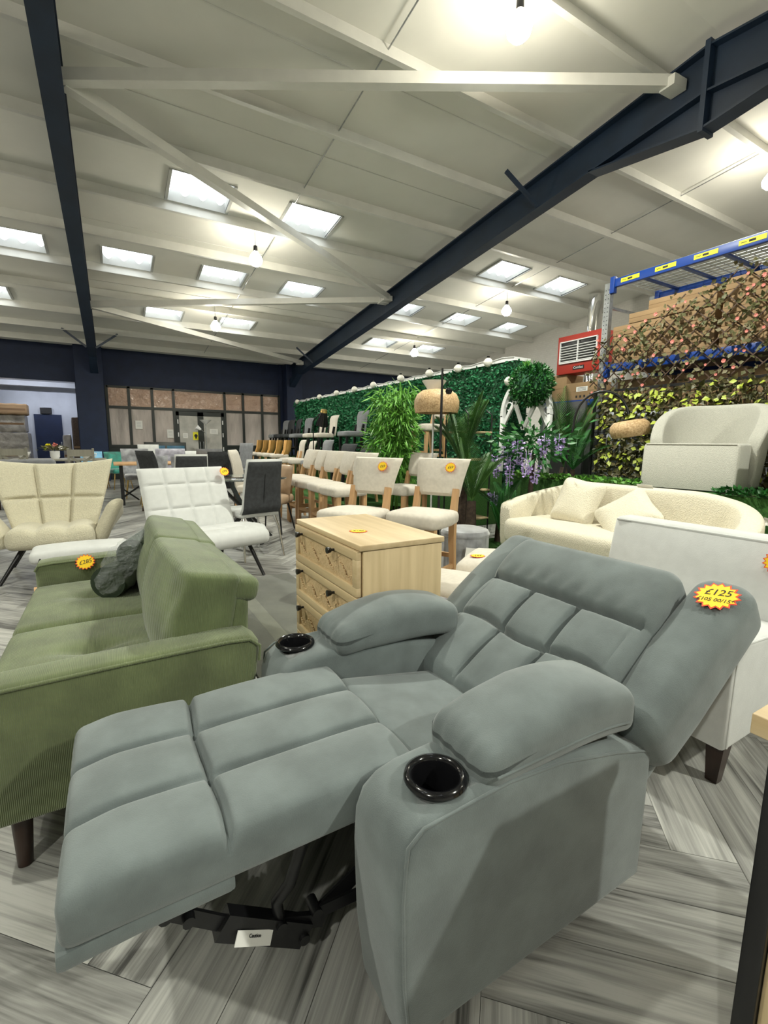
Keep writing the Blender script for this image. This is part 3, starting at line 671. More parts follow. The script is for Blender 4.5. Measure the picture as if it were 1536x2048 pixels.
for y, rz in ((-0.328, 0.05), (0.352, -0.015)):
    mm = Matrix.Translation((0.215, y, 0.570)) @ Matrix.Rotation(rz, 4, 'Z') @ Matrix.Rotation(0.20, 4, 'Y')
    B().soft((0.175, 0.685, 0.345), 0.02, (14, 40, 26), fback, (0, 0, 0), mm).build('back_cushion', 'cord_y', gs)
    # overhanging rear flap of the cushion top
    B().soft((0.12, 0.68, 0.085), 0.03, (10, 24, 8), None, (0, 0, 0), mm @ Matrix.Translation((0.10, 0, 0.125))).build('cushion_flap', 'cord_y', gs)
for x in (-0.28, 0.27):
    for y in (-0.70, 0.70): B().tube([(x, y, 0.16), (x - 0.0, y + (-0.02 if y < 0 else 0.02), 0.0)], [0.027, 0.018], 20).build('leg', 'walnut', gs)
price_tag('orange price star on the far arm of the green sofa', frame_m((-0.155, 2.855, 0.530), (1, 0, 0.12), (-0.12, 0.3, 1)), (('£285', 0.7, 0.0),), 0.042)

# bolsters in clear plastic, lying on the sofa seat
bl = thing('bolster_pair', 'pair of dark green bolsters shrink wrapped in clear plastic on the green sofa', 'bolster cushions', (0.06, 2.60, 0.446))
for k, (p, q) in enumerate((((-0.10, -0.16, 0.065), (0.05, 0.16, 0.065)), ((0.0, -0.14, 0.165), (0.13, 0.18, 0.185)))):
    B().tube([p, q], 0.068, 28).build('bolster', 'dk_green', bl)
b = B(); n = 36; V = []; F = []
rw = random.Random(5)
for i in range(9):
    t = i / 8
    for k in range(n):
        a = 2 * PI * k / n; ca, sa = math.cos(a), math.sin(a)
        rr = (0.112 + 0.008 * rw.uniform(-1, 1)) * (1.0 if 0 < i < 8 else 0.75)
        x = -0.06 + 0.14 * t * 0.9 + 0.085 * ca * rr / 0.11 + 0.05 * sa; z = 0.122 + 0.125 * sa * rr / 0.112
        V.append((x + rw.uniform(-0.004, 0.004), -0.19 + 0.40 * t, max(0.001, z)))
for i in range(8):
    for k in range(n): F.append([i * n + k, i * n + (k + 1) % n, (i + 1) * n + (k + 1) % n, (i + 1) * n + k])
F.append(list(range(n))); F.append([8 * n + k for k in range(n)][::-1])
b.add(V, F).build('plastic_wrap', 'plastic', bl); bl.scale = (1.12, 1.1, 1.12)

# ============================================================ OAK CHEST OF DRAWERS
cd = thing('chest_of_drawers', 'light oak chest of drawers with woven rattan fronts and black knobs', 'chest of drawers', (0.94, 1.785, 0))
hx, hy = 0.188, 0.33
B().box((0.004, 0, 0.42), (2 * hx - 0.02, 2 * hy - 0.004, 0.715), 0.002).build('carcass', 'oak', cd)
B().box((0, 0, 0.7905), (2 * hx + 0.004, 2 * hy + 0.008, 0.022), 0.003).build('worktop', 'oak_x', cd)
for x in (-0.14, 0.15):
    for y in (-0.28, 0.28): B().tube([(x, y, 0.065), (x, y, 0)], [0.02, 0.014], 12).build('leg', 'oak_leg', cd)
for k in range(4):
    z0, z1 = 0.078 + k * 0.176, 0.078 + k * 0.176 + 0.172; zc = (z0 + z1) / 2
    b = B(); x = -hx - 0.002; w = 0.034
    b.box((x, 0, z1 - w / 2), (0.02, 2 * hy - 0.012, w), 0.002); b.box((x, 0, z0 + w / 2), (0.02, 2 * hy - 0.012, w), 0.002)
    for s_ in (-1, 1): b.box((x, s_ * (hy - 0.006 - w / 2), zc), (0.02, w, z1 - z0 - 2 * w + 0.002), 0.002)
    dr = b.build('drawer', 'oak_x', cd)
    # woven panel: vertical reeds with a ragged relief
    P = B(); rr = random.Random(k); ny = 76
    for j in range(ny):
        y = -hy + 0.045 + (2 * hy - 0.09) * (j + 0.5) / ny; c_ = zc + 0.020 * math.sin(j * 0.32 + k)
        for (za, zb, dx) in ((z0 + w, c_ - 0.012 + rr.uniform(-0.006, 0.006), -0.010), (c_ - 0.012, c_ + 0.022 + rr.uniform(-0.006, 0.006), -0.003), (c_ + 0.02, z1 - w, -0.008)):
            if zb - za > 0.004: P.tube([(x + 0.008 + dx * 0.6 + rr.uniform(0, 0.003), y, za), (x + 0.008 + dx + rr.uniform(0, 0.002), y + rr.uniform(-0.003, 0.003), zb)], 0.0042, 5)
    P.box((x + 0.009, 0, zc), (0.004, 2 * hy - 0.06, z1 - z0 - 0.05))
    P.build('woven_panel', 'weave', dr)
    for y in (-0.128, 0.227):
        B().lathe([(0.0055, 0), (0.0055, 0.012), (0.010, 0.016), (0.0135, 0.030), (0.013, 0.033), (0.001, 0.034)], n=20, cap=False, M4=Matrix.Translation((x - 0.009, y, z1 - w * 0.9)) @ Matrix.Rotation(-PI / 2, 4, 'Y')).build('knob', 'black_metal', dr)
price_tag('orange price star lying flat on the oak chest of drawers', Matrix.Translation((0.87, 1.70, 0.8025)) @ Matrix.Rotation(-0.7, 4, 'Z'), (('£140', 0.6, 0.0),), 0.035)

# olive rug between sofa and chest
rg = thing('rug', 'olive grey rug with a paler stripe lying between green sofa and oak chest', 'rug', (0.93, 2.75, 0))
B().box((0, 0, 0.006), (0.74, 2.3, 0.012), 0.005).build('pile', 'rug', rg)
B().box((-0.12, 0, 0.0066), (0.10, 2.29, 0.0125), 0.005).build('stripe', 'rug_l', rg)

# ============================================================ WHITE SLIPPER CHAIR (right)
wc = thing('slipper_chair', 'white armless slipper chair with dark tapered legs behind the grey recliner', 'chair', (2.06, 1.02, 0))
def piped(b, size, c, r=0.02):
    return b.soft(size, r, (16, 16, 8), None, c)
def C(x, y, z): return (x - 2.06, y - 1.02, z)
B().prism([(-0.36, 0.16), (-0.355, 0.525), (-0.335, 0.535), (0.16, 0.50), (0.28, 0.50), (0.28, 0.17)], -0.375, 0.375, 'y', 0.016, 3).build('seat_block', 'white_fab', wc)
B().prism([(0.05, 0.42), (0.13, 0.80), (0.15, 0.815), (0.24, 0.815), (0.27, 0.79), (0.30, 0.18), (0.18, 0.18)], -0.375, 0.40, 'y', 0.016, 3).build('backrest', 'white_fab', wc)
pi = B()
pi.tube([(-0.348, -0.372, 0.17), (-0.344, -0.372, 0.528), (0.03, -0.374, 0.51), (0.115, -0.374, 0.80), (0.26, -0.374, 0.81)], 0.005, 8)
pi.tube([(-0.35, -0.14, 0.17), (-0.352, -0.14, 0.43), (-0.352, -0.14, 0.53)], 0.004, 8)
pi.tube([(0.125, -0.36, 0.803), (0.125, 0.385, 0.803)], 0.005, 8)
pi.build('piping', 'white_fab', wc)
for x in (-0.28, 0.22):
    for y in (-0.325, 0.325): B().taper((x, y, 0.175), (x + (-0.012 if x < 0 else 0.02), y, 0.0), 0.062, 0.036).build('leg', 'walnut', wc)
price_tag('orange price star on the white slipper chair back at the right edge', frame_m((2.125, 0.715, 0.742), (0, -1, 0.25), (0.20, 0.25, 1)), (('£85', 0.7, 0.1), ('£75.00/5*', 0.3, -0.4)), 0.047)

# oak and black metal unit at the right edge
ru = thing('console_unit', 'oak topped cabinet with black metal corner frame at the right edge', 'cabinet', (1.035, 0.005, 0))
B().box((0, 0.01, 0.733), (0.36, 0.56, 0.034), 0.002).build('top_board', 'oak_x', ru)
for x in (-0.155, 0.155):
    for y in (-0.25, 0.25): B().box((x, y, 0.358), (0.03, 0.03, 0.716), 0.002).build('frame_post', 'black_metal', ru)
b = B()
for z in (0.70, 0.03):
    for y in (-0.25, 0.25): b.box((0, y, z), (0.30, 0.026, 0.026))
    for x in (-0.155, 0.155): b.box((x, 0, z), (0.026, 0.48, 0.026))
b.build('frame_rails', 'black_metal', ru)
B().box((0.0, 0.0, 0.365), (0.315, 0.468, 0.634), 0.002).build('cabinet_box', 'oak', ru)

# ============================================================ MID GROUND SEATING
# cream wing chair on splayed black legs
wgc = thing('wing_chair', 'cream boucle wing chair with channelled back and black splayed legs at the left', 'armchair', (-0.47, 4.98, 0), 0.0)
def shell(prof, wfun, th, nu=34, nv=30, M4=None, gu=(), gv=(), gd=0.02, curl=0.0, puff=0.0, shape=None):
    """padded curved shell: spine prof (y,z) list swept over width wfun(t); curl bends the sides forward (-y)"""
    pr = [Vector(p) for p in prof]; d = [0]
    for i in range(1, len(pr)): d.append(d[-1] + (pr[i] - pr[i - 1]).length)
    def sp(t):
        s = t * d[-1]
        for i in range(1, len(pr)):
            if s <= d[i] + 1e-9: k = (s - d[i - 1]) / (d[i] - d[i - 1]); return pr[i - 1].lerp(pr[i], k)
        return pr[-1]
    def nm(t):
        a, c = sp(max(0, t - 0.04)), sp(min(1, t + 0.04)); q = c - a; q.normalize(); return Vector((-q.y, q.x)) * 1.0
    V = []; F = []
    for side in (0, 1):
        for i in range(nv + 1):
            t = i / nv; c = sp(t); nn = nm(t)
            for j in range(nu + 1):
                u = -1 + 2 * j / nu; w = wfun(t, u)
                e = (1 - abs(u) ** 6) ** 0.5 * min(1, (1 - (2 * t - 1) ** 12)) ** 0.5
                g = 0
                for q in gu: g = max(g, math.exp(-((u - q) / 0.035) ** 2))
                for q in gv: g = max(g, math.exp(-((t - q) / 0.022) ** 2))
                off = (th / 2 * e) * (1 if side == 0 else -1) + (-(gd * g) + puff * (1 - g) if side == 0 else 0) * e
                cf = curl * (abs(u) ** 2.4)
                top = shape(t, u) if shape else 0
                V.append((u * w, c.x + nn.x * off - cf, c.y + nn.y * off + top))
    q = (nu + 1); h = (nv + 1) * q
    for i in range(nv):
        for j in range(nu):
            a = i * q + j
            F.append([a, a + 1, a + q + 1, a + q]); F.append([h + a + q, h + a + q + 1, h + a + 1, h + a])
    for i in range(nv):
        for a, c in ((i * q, (i + 1) * q), ((i + 1) * q + nu, i * q + nu)): F.append([a, c, h + c, h + a])
    for j in range(nu):
        F.append([j + 1, j, h + j, h + j + 1]); F.append([nv * q + j, nv * q + j + 1, h + nv * q + j + 1, h + nv * q + j])
    return V, F
# local frame: chair faces -y
V, F = shell([(0.16, 0.36), (0.22, 0.50), (0.29, 0.72), (0.36, 0.95)], lambda t, u: 0.30 + 0.165 * t, 0.10, nu=80, nv=50, gu=(-0.32, 0.32), gv=(0.47,), gd=0.026, curl=0.09, puff=0.012,
             shape=lambda t, u: 0.05 * max(0, t - 0.6) / 0.4 * (abs(u) ** 2) - 0.0)
B().add([(x, y, z) for x, y, z in V], F).build('backrest', 'boucle', wgc)
def fcs(P):
    P = P.copy(); t = P[:, 2] > 0
    P[:, 2] += t * (0.035 * np.abs(np.sin((P[:, 0] + 0.30) / 0.2 * PI)) ** 0.6) + 0.10 * (-P[:, 1]) * 0.5
    P[:, 1] -= 0.03 * np.cos(np.clip(P[:, 0] / 0.3, -1, 1) * PI / 2) * (P[:, 1] < 0)
    return P
B().soft((0.60, 0.58, 0.15), 0.06, (36, 26, 8), fcs, (0, -0.10, 0.345)).build('seat_cushion', 'boucle', wgc)
for s_ in (-1, 1):
    def fa(P, s_=s_):
        P = P.copy(); k = (P[:, 2] + 0.15) / 0.3
        P[:, 0] += s_ * 0.15 * k ** 1.2; P[:, 1] *= (0.85 + 0.15 * k)
        P[:, 2] += 0.07 * np.clip(-P[:, 1] / 0.26, -1, 1) * np.clip(k, 0, 1) * (0.4 if s_ < 0 else 1.0) - 0.05 * np.clip(P[:, 1] / 0.26, 0, 1)
        return P
    B().soft((0.125, 0.56, 0.33), 0.06, (12, 26, 20), fa, (s_ * 0.325, -0.09, 0.445)).build('armrest', 'boucle', wgc)
b = B()
for sx in (-1, 1):
    b.tube([(sx * 0.20, -0.25, 0.27), (sx * 0.20, 0.18, 0.27)], 0.013, 8)
b.tube([(-0.20, -0.05, 0.27), (0.20, -0.05, 0.27)], 0.013, 8); b.build('under_frame', 'black_metal', wgc)
for sx in (-1, 1):
    for y0, y1 in ((-0.22, -0.32), (0.16, 0.30)):
        B().tube([(sx * 0.20, y0, 0.28), (sx * 0.36, y1, 0.0)], [0.019, 0.013], 12).build('leg', 'black_metal', wgc)
wgc.scale = (1.03, 1.05, 0.99)

# white footstool on wooden rockers, half hidden by the sofa arm
fs_ = thing('rocking_footstool', 'white footstool on black legs and pale wooden rockers behind the green sofa arm', 'footstool', (-0.25, 4.33, 0), 0.04)
fs_.scale = (1.0, 1.0, 0.80)
def fst(P): P = P.copy(); P[:, 2] += 0.02 * np.cos(np.clip(P[:, 0] / 0.4, -1, 1) * PI / 2) * (P[:, 2] > 0); return P
B().soft((0.66, 0.34, 0.11), 0.045, (20, 16, 6), fst, (0, 0, 0.365)).build('cushion', 'white_fab', fs_)
for sx in (-0.26, 0.26):
    b = B()
    b.tube([(sx, -0.16, 0.37), (sx * 1.08, -0.22, 0.065)], 0.011, 8); b.build('leg', 'black_metal', fs_)
    b = B(); b.tube([(sx, 0.16, 0.37), (sx * 1.08, 0.22, 0.065)], 0.011, 8); b.build('leg', 'black_metal', fs_)
    b = B(); pts = [(sx * 1.08, -0.36 + 0.72 * i / 12, 0.02 + 0.9 * ((i / 12 - 0.5) * 0.72) ** 2) for i in range(13)]
    for i in range(12): b.bar(Vector(pts[i]) + Vector((0, -0.004, 0.018)), Vector(pts[i + 1]) + Vector((0, 0.004, 0.018)), 0.03, 0.036)
    b.build('rocker', 'oak_leg', fs_)
B().tube([(-0.27, 0, 0.352), (0.27, 0, 0.352)], 0.011, 8).build('crossbar', 'black_metal', fs_)

# white buttoned lounge chair
lo = thing('lounge_chair', 'white tufted low lounge chair with piped edge and black legs behind the green sofa', 'lounge chair', (0.67, 4.24, 0), R(15))
V, F = shell([(0.20, 0.36), (0.27, 0.52), (0.36, 0.76), (0.43, 0.945)], lambda t, u: 0.375, 0.11, nu=60, nv=44, gu=(-0.5, 0.0, 0.5), gv=(0.36, 0.72), gd=0.009, puff=0.008)
B().add(V, F).build('backrest', 'white_fab', lo)
def fls(P):
    x, y = P[:, 0], P[:, 1]; P = P.copy(); t = P[:, 2] > 0
    g = np.maximum(groove(x, (-0.19, 0, 0.19), 0.012), groove(y, (-0.1, 0.12), 0.012))
    P[:, 2] += t * (0.02 - 0.010 * g) * (y > -0.25) + 0.015 * np.cos(np.clip(y / 0.3, -1, 1) * PI / 2)
    P[:, 2] += np.where(y < 0, 0.10 * (-y), 0.0) - 0.12 * np.clip(y, 0, 1)
    P[:, 2] -= 0.10 * np.clip(-y - 0.24, 0, 1) * 3
    return P
se = B().soft((0.75, 0.66, 0.14), 0.06, (40, 34, 8), fls, (0, -0.10, 0.355)).build('seat_cushion', 'white_fab', lo)
B().tube([(-0.375, 0.1, 0.33), (-0.375, -0.30, 0.355), (-0.34, -0.415, 0.325), (0.34, -0.415, 0.325), (0.375, -0.30, 0.355), (0.375, 0.1, 0.33)], 0.006, 8).build('piping', 'white_fab', se)
for sx in (-1, 1):
    B().tube([(sx * 0.27, -0.20, 0.31), (sx * 0.33, -0.36, 0.0)], [0.018, 0.013], 10).build('leg', 'black_metal', lo)
    B().tube([(sx * 0.27, 0.22, 0.31), (sx * 0.33, 0.42, 0.0)], [0.018, 0.013], 10).build('leg', 'black_metal', lo)
lo.scale = (1.04, 1.04, 0.975)
price_tag('orange price star on the top corner of the white tufted lounge chair', lo.matrix_basis @ Matrix.Identity(4) if False else Matrix.Translation((0.925, 4.62, 0.88)) @ Matrix.Rotation(R(15), 4, 'Z') @ Matrix.Rotation(PI / 2 - 0.35, 4, 'X'), (('£99', 0.7, 0),), 0.045)

# cantilever dining chair, white with charcoal back and chrome legs (faces -y locally)
def chrome_chair(label, loc, rz):
    t = thing('dining_chair', label, 'dining chair', loc, rz, 'white and charcoal chrome legged dining chairs')
    pr = [(0.13, 0.46), (0.20, 0.47), (0.235, 0.53), (0.245, 0.66), (0.275, 0.85), (0.315, 1.0)]
    V, F = shell(pr, lambda t_, u: 0.225 - 0.03 * t_ , 0.055, nu=14, nv=24); B().add(V, F).build('backrest', 'white_fab', t)
    V, F = shell([(p[0] + 0.019, p[1] - 0.012) for p in pr[1:-1]] + [(0.328, 0.975)], lambda t_, u: 0.212 - 0.03 * t_, 0.034, nu=14, nv=24); B().add(V, F).build('back_panel', 'dark_fab', t)
    B().bar((0, 0.272, 0.56), (0, 0.325, 0.93), 0.004, 0.004).build('back_seam', 'black_metal', t)
    B().soft((0.45, 0.46, 0.075), 0.035, (14, 14, 4), None, (0, -0.03, 0.455)).build('seat', 'white_fab', t)
    for sx in (-1, 1):
        B().tube([(sx * 0.17, 0.17, 0.43), (sx * 0.20, 0.21, 0.30), (sx * 0.22, 0.27, 0.0)], 0.0125, 10).build('leg', 'chrome', t)
        B().tube([(sx * 0.17, -0.16, 0.43), (sx * 0.20, -0.19, 0.30), (sx * 0.22, -0.23, 0.0)], 0.0125, 10).build('leg', 'chrome', t)
    return t
cc = chrome_chair('white dining chair with charcoal back panel and chrome legs beside the white lounge chair', (1.20, 4.79, 0), R(180 + 15))
dup(cc, (0.86, 6.62, 0), R(180 + 2), 'white edged charcoal dining chair back seen behind the white lounge chair')

# glass dining table with crossed black legs
gt = thing('glass_table', 'round glass dining table with crossed black metal legs between the dining chairs', 'table', (1.32, 5.55, 0))
B().lathe([(0.001, 0.738), (0.50, 0.738), (0.505, 0.742), (0.505, 0.746), (0.50, 0.75), (0.001, 0.75)], n=48, cap=False).build('tabletop', 'glass', gt)
for a in (0.3, 0.3 + PI / 2):
    b = B(); c, s_ = math.cos(a), math.sin(a)
    b.bar((-0.36 * c, -0.36 * s_, 0.0), (0.36 * c, 0.36 * s_, 0.736), 0.045, 0.03); b.bar((0.36 * c, 0.36 * s_, 0.0), (-0.36 * c, -0.36 * s_, 0.736), 0.045, 0.03); b.build('crossed_legs', 'black_metal', gt)
nb = thing('folded_napkin', 'white folded napkin on the glass table', 'napkin', (1.50, 5.60, 0.751))
for k, (a, l) in enumerate(((0.2, 0.16), (0.7, 0.13), (1.2, 0.11))):
    B().prism([(-0.05, 0.0), (0.05, 0.0), (0.01, l * 0.45)], -0.004 + k * 0.02, 0.004 + k * 0.02, 'y', M4=Matrix.Rotation(a, 4, 'Z')).build('fold', 'paper', nb)
def tub_chair(name, label, loc, rz, m, legm='black_metal', h=0.84, w=0.27, group=None, cat='chair', curl=0.22):
    t = thing(name, label, cat, loc, rz, group)
    V, F = shell([(0.20, 0.40), (0.22, 0.55), (0.26, 0.70), (0.29, h)], lambda t_, u: w * (0.9 + 0.12 * t_), 0.06, nu=20, nv=14, curl=curl); B().add(V, F).build('backrest', m, t)
    B().soft((w * 1.75, 0.46, 0.11), 0.045, (14, 14, 5), None, (0, -0.03, 0.43)).build('seat', m, t)
    for sx in (-1, 1):
        for sy in (-1, 1): B().tube([(sx * 0.15, sy * 0.15, 0.39), (sx * 0.21, sy * 0.21 + (0.03 if sy > 0 else 0), 0)], [0.014, 0.009], 10).build('leg', legm, t)
    return t
tub_chair('tub_chair', 'taupe leather tub chair tucked under the right of the glass table', (1.78, 5.95, 0), R(-40), 'tan', h=0.86, group='taupe leather tub chairs')
tub_chair('tub_chair', 'taupe leather tub chair half hidden by the white lounge chair back', (0.72, 5.55, 0), R(95), 'tan', h=0.80, group='taupe leather tub chairs')
def parsons(name, label, loc, rz, m, legm='walnut', h=1.0, w=0.24, group=None, cat='dining chair', seat=0.47, roll=0.02, tuft=False):
    t = thing(name, label, cat, loc, rz, group)
    gu, gv = ((-0.5, 0, 0.5), (0.4, 0.7)) if tuft else ((), ())
    V, F = shell([(0.20, seat - 0.06), (0.215, seat + 0.12), (0.25, seat + 0.35), (0.29 + roll, h)], lambda t_, u: w, 0.075, nu=16, nv=14, gu=gu, gv=gv, gd=0.012); B().add(V, F).build('backrest', m, t)
    B().soft((w * 2, 0.47, 0.12), 0.03, (14, 14, 5), None, (0, -0.02, seat - 0.055)).build('seat', m, t)
    for sx in (-1, 1):
        B().taper((sx * (w - 0.04), -0.20, seat - 0.10), (sx * (w - 0.04), -0.21, 0), 0.05, 0.032).build('leg', legm, t)
        B().taper((sx * (w - 0.04), 0.18, seat - 0.10), (sx * (w - 0.04), 0.25, 0), 0.05, 0.032).build('leg', legm, t)
    return t
parsons('dining_chair', 'pale grey linen high back dining chair left of the cream bar stools', (1.95, 7.55, 0), R(62), 'linen', 'oak_leg', 1.03)
parsons('dining_chair', 'black scroll back dining chair between the glass table and the bar stools', (1.66, 8.45, 0), R(175), 'dark_fab', h=0.99, w=0.26, roll=0.06)

# ---- cream bar chairs
def bar_chair(label, loc, rz, m='linen', legm='oak_leg', seat=0.66, top=1.05, w=0.218, group=None, round_front=True, name='bar_chair', back_gap=0.10):
    t = thing(name, label, 'bar stool', loc, rz, group)
    def fq(P):
        P = P.copy(); f = np.clip(-P[:, 1] / 0.22, 0, 1)
        P[:, 0] *= 1.06 - 0.16 * f ** 3 - 0.08 * (P[:, 1] > 0.1)
        P[:, 2] += 0.018 * np.cos(np.clip(P[:, 0] / 0.24, -1, 1) * PI / 2) * np.cos(np.clip(P[:, 1] / 0.24, -1, 1) * PI / 2) * (P[:, 2] > 0)
        return P
    B().soft((w * 2, 0.44, 0.105), 0.04, (18, 18, 6), fq, (0, -0.02, seat - 0.052)).build('seat', m, t)
    zb = seat + back_gap
    V, F = shell([(0.205, zb), (0.225, zb + 0.11), (0.255, top - 0.1), (0.30, top)], lambda t_, u: w * (0.86 + 0.20 * t_), 0.075, nu=18, nv=14, curl=-0.03); B().add(V, F).build('backrest', m, t)
    for sx in (-1, 1):
        B().taper((sx * 0.165, -0.17, seat - 0.10), (sx * 0.165, -0.185, 0), 0.048, 0.036).build('leg', legm, t)
        b = B(); q = [(sx * 0.165, 0.215, seat + 0.16), (sx * 0.165, 0.17, seat - 0.06), (sx * 0.165, 0.17, seat - 0.25), (sx * 0.165, 0.225, 0)]
        b.tube(q, [0.030, 0.034, 0.032, 0.024], 4, PI / 4, sm=False); b.build('leg', legm, t)
        B().bar((sx * 0.165, -0.18, 0.22), (sx * 0.165, 0.19, 0.22), 0.022, 0.035).build('stretcher', legm, t)
    B().bar((-0.165, -0.18, 0.27), (0.165, -0.18, 0.27), 0.022, 0.035).build('stretcher', legm, t)
    B().bar((-0.165, 0.19, 0.30), (0.165, 0.19, 0.30), 0.022, 0.035).build('stretcher', legm, t)
    return t
H_ = R(-90 + 27)       # faces -x turned towards the viewer
bc = bar_chair('cream linen bar chair nearest the grey ottoman with price star on its back', (2.02, 2.86, 0), H_, group='cream linen bar chairs')
dup(bc, (1.60, 3.18, 0), H_, 'cream linen bar chair directly behind the oak chest of drawers', 'cream linen bar chairs')
for (px, py, s_) in ((2.02, 2.86, 'right'), (1.60, 3.18, 'left')):
    mm = Matrix.Translation((px, py, 0)) @ Matrix.Rotation(H_, 4, 'Z') @ Matrix.Translation((0.115, 0.205, 0.985)) @ Matrix.Rotation(PI / 2 - 0.30, 4, 'X')
    price_tag('orange price star on the back of the %s front bar chair' % s_, mm, (('£69', 0.7, 0),), 0.042)
ords = ['nearest', 'second nearest', 'third nearest', 'fourth nearest', 'fifth nearest', 'farthest']
for i, y in enumerate((4.83, 5.31, 5.79, 6.27, 6.75)):
    dup(bc, (2.33 + 0.02 * i, y + 0.08, 0), R(-90 + (4, -3, 6, -2, 3)[i]), 'cream bar chair with oak legs, %s in the row beside the hedge aisle' % ords[i], 'row of cream bar chairs')
dup(bc, (3.05, 4.72, 0), R(-80), 'cream bar chair half hidden by the bamboo behind the nearest of the row', 'row of cream bar chairs')

# grey velvet ottoman and small stools
ot = thing('ottoman', 'round grey velvet ottoman with vertical pleats and white paper tag', 'ottoman', (2.72, 3.20, 0))
b = B(); V = []; F = []; n = 96; prof = [(0.205, 0.01), (0.212, 0.06), (0.214, 0.35)]
for r_, z in prof:
    for k in range(n):
        a = 2 * PI * k / n; rr = r_ + 0.005 * abs(math.sin(a * 12)) - 0.003; V.append((rr * math.cos(a), rr * math.sin(a), z))
for i in range(2):
    for k in range(n): F.append([i * n + k, i * n + (k + 1) % n, (i + 1) * n + (k + 1) % n, (i + 1) * n + k])
b.add(V, F).build('pleated_side', 'velvet', ot)
B().lathe([(0.205, 0.345), (0.217, 0.355), (0.219, 0.375), (0.205, 0.405), (0.15, 0.42), (0.001, 0.425)], n=64, cap=False).build('top_cushion', 'velvet', ot)
B().box((-0.10, -0.205, 0.23), (0.10, 0.003, 0.10), rot=(0.0, 0.12, -0.35)).build('paper_tag', 'paper', ot)
def round_stool(label, loc, rz, h=0.49):
    t = thing('dining_stool', label, 'stool', loc, rz, 'cream seat stools behind the recliner')
    def fr_(P):
        P = P.copy(); r = np.hypot(P[:, 0], P[:, 1]); P[:, 2] += 0.02 * np.cos(np.clip(r / 0.25, 0, 1) * PI / 2) * (P[:, 2] > 0); return P
    B().soft((0.46, 0.46, 0.11), 0.05, (22, 22, 6), fr_, (0, 0, h - 0.055)).build('seat', 'linen', t)
    for sx in (-1, 1):
        for sy in (-1, 1): B().taper((sx * 0.16, sy * 0.16, h - 0.10), (sx * 0.18, sy * 0.18, 0), 0.045, 0.032).build('leg', 'oak_leg', t)
    return t
round_stool('cream upholstered stool carrying an orange price star behind the grey recliner', (1.98, 1.98, 0), 0.6, 0.50)
round_stool('cream upholstered stool nearest the oak chest, partly hidden by the other cream stool', (1.52, 1.86, 0), 0.4, 0.45)
price_tag('orange price star on the cream stool behind the recliner', Matrix.Translation((1.83, 2.03, 0.514)) @ Matrix.Rotation(-0.4, 4, 'Z'), (('£55', 0.7, 0),), 0.042)
ts = thing('tufted_stool', 'lilac grey buttoned velvet stool with dark base beside the oak chest', 'stool', (1.33, 1.68, 0))
def ft(P):
    P = P.copy(); P[:, 2] += (P[:, 2] > 0) * (0.025 - 0.035 * np.exp(-((np.sin(P[:, 0] * 26) ** 2 + np.sin(P[:, 1] * 26) ** 2) / 0.15))); return P
B().soft((0.30, 0.30, 0.10), 0.04, (34, 34, 5), ft, (0, 0, 0.36)).build('cushion', 'velvet_lilac', ts)
B().box((0, 0, 0.20), (0.28, 0.28, 0.28), 0.01).build('base', 'dark_fab', ts)
for sx in (-0.1, 0.1):
    for sy in (-0.1, 0.1): B().lathe([(0.015, 0), (0.018, 0.07)], (sx, sy, 0), 10).build('foot', 'walnut', ts)

# ============================================================ GRASS PLINTHS
struct(B().box((4.98, 2.2, 0.385), (1.30, 4.3, 0.77), 0.01).build('trim_plinth_corner', 'grass'))
struct(B().box((3.55, 10.2, 0.10), (0.9, 8.8, 0.20), 0.01).build('trim_tier_low', 'grass'))
struct(B().box((4.46, 9.75, 0.375), (0.92, 9.5, 0.75), 0.01).build('trim_tier_high', 'grass'))
gm = thing('grass_mat', 'artificial grass mat on the floor under the cream sofa', 'grass mat', (3.55, 2.6, 0))
B().box((0, 0, 0.008), (1.35, 3.2, 0.016), 0.006).build('turf', 'grass', gm)

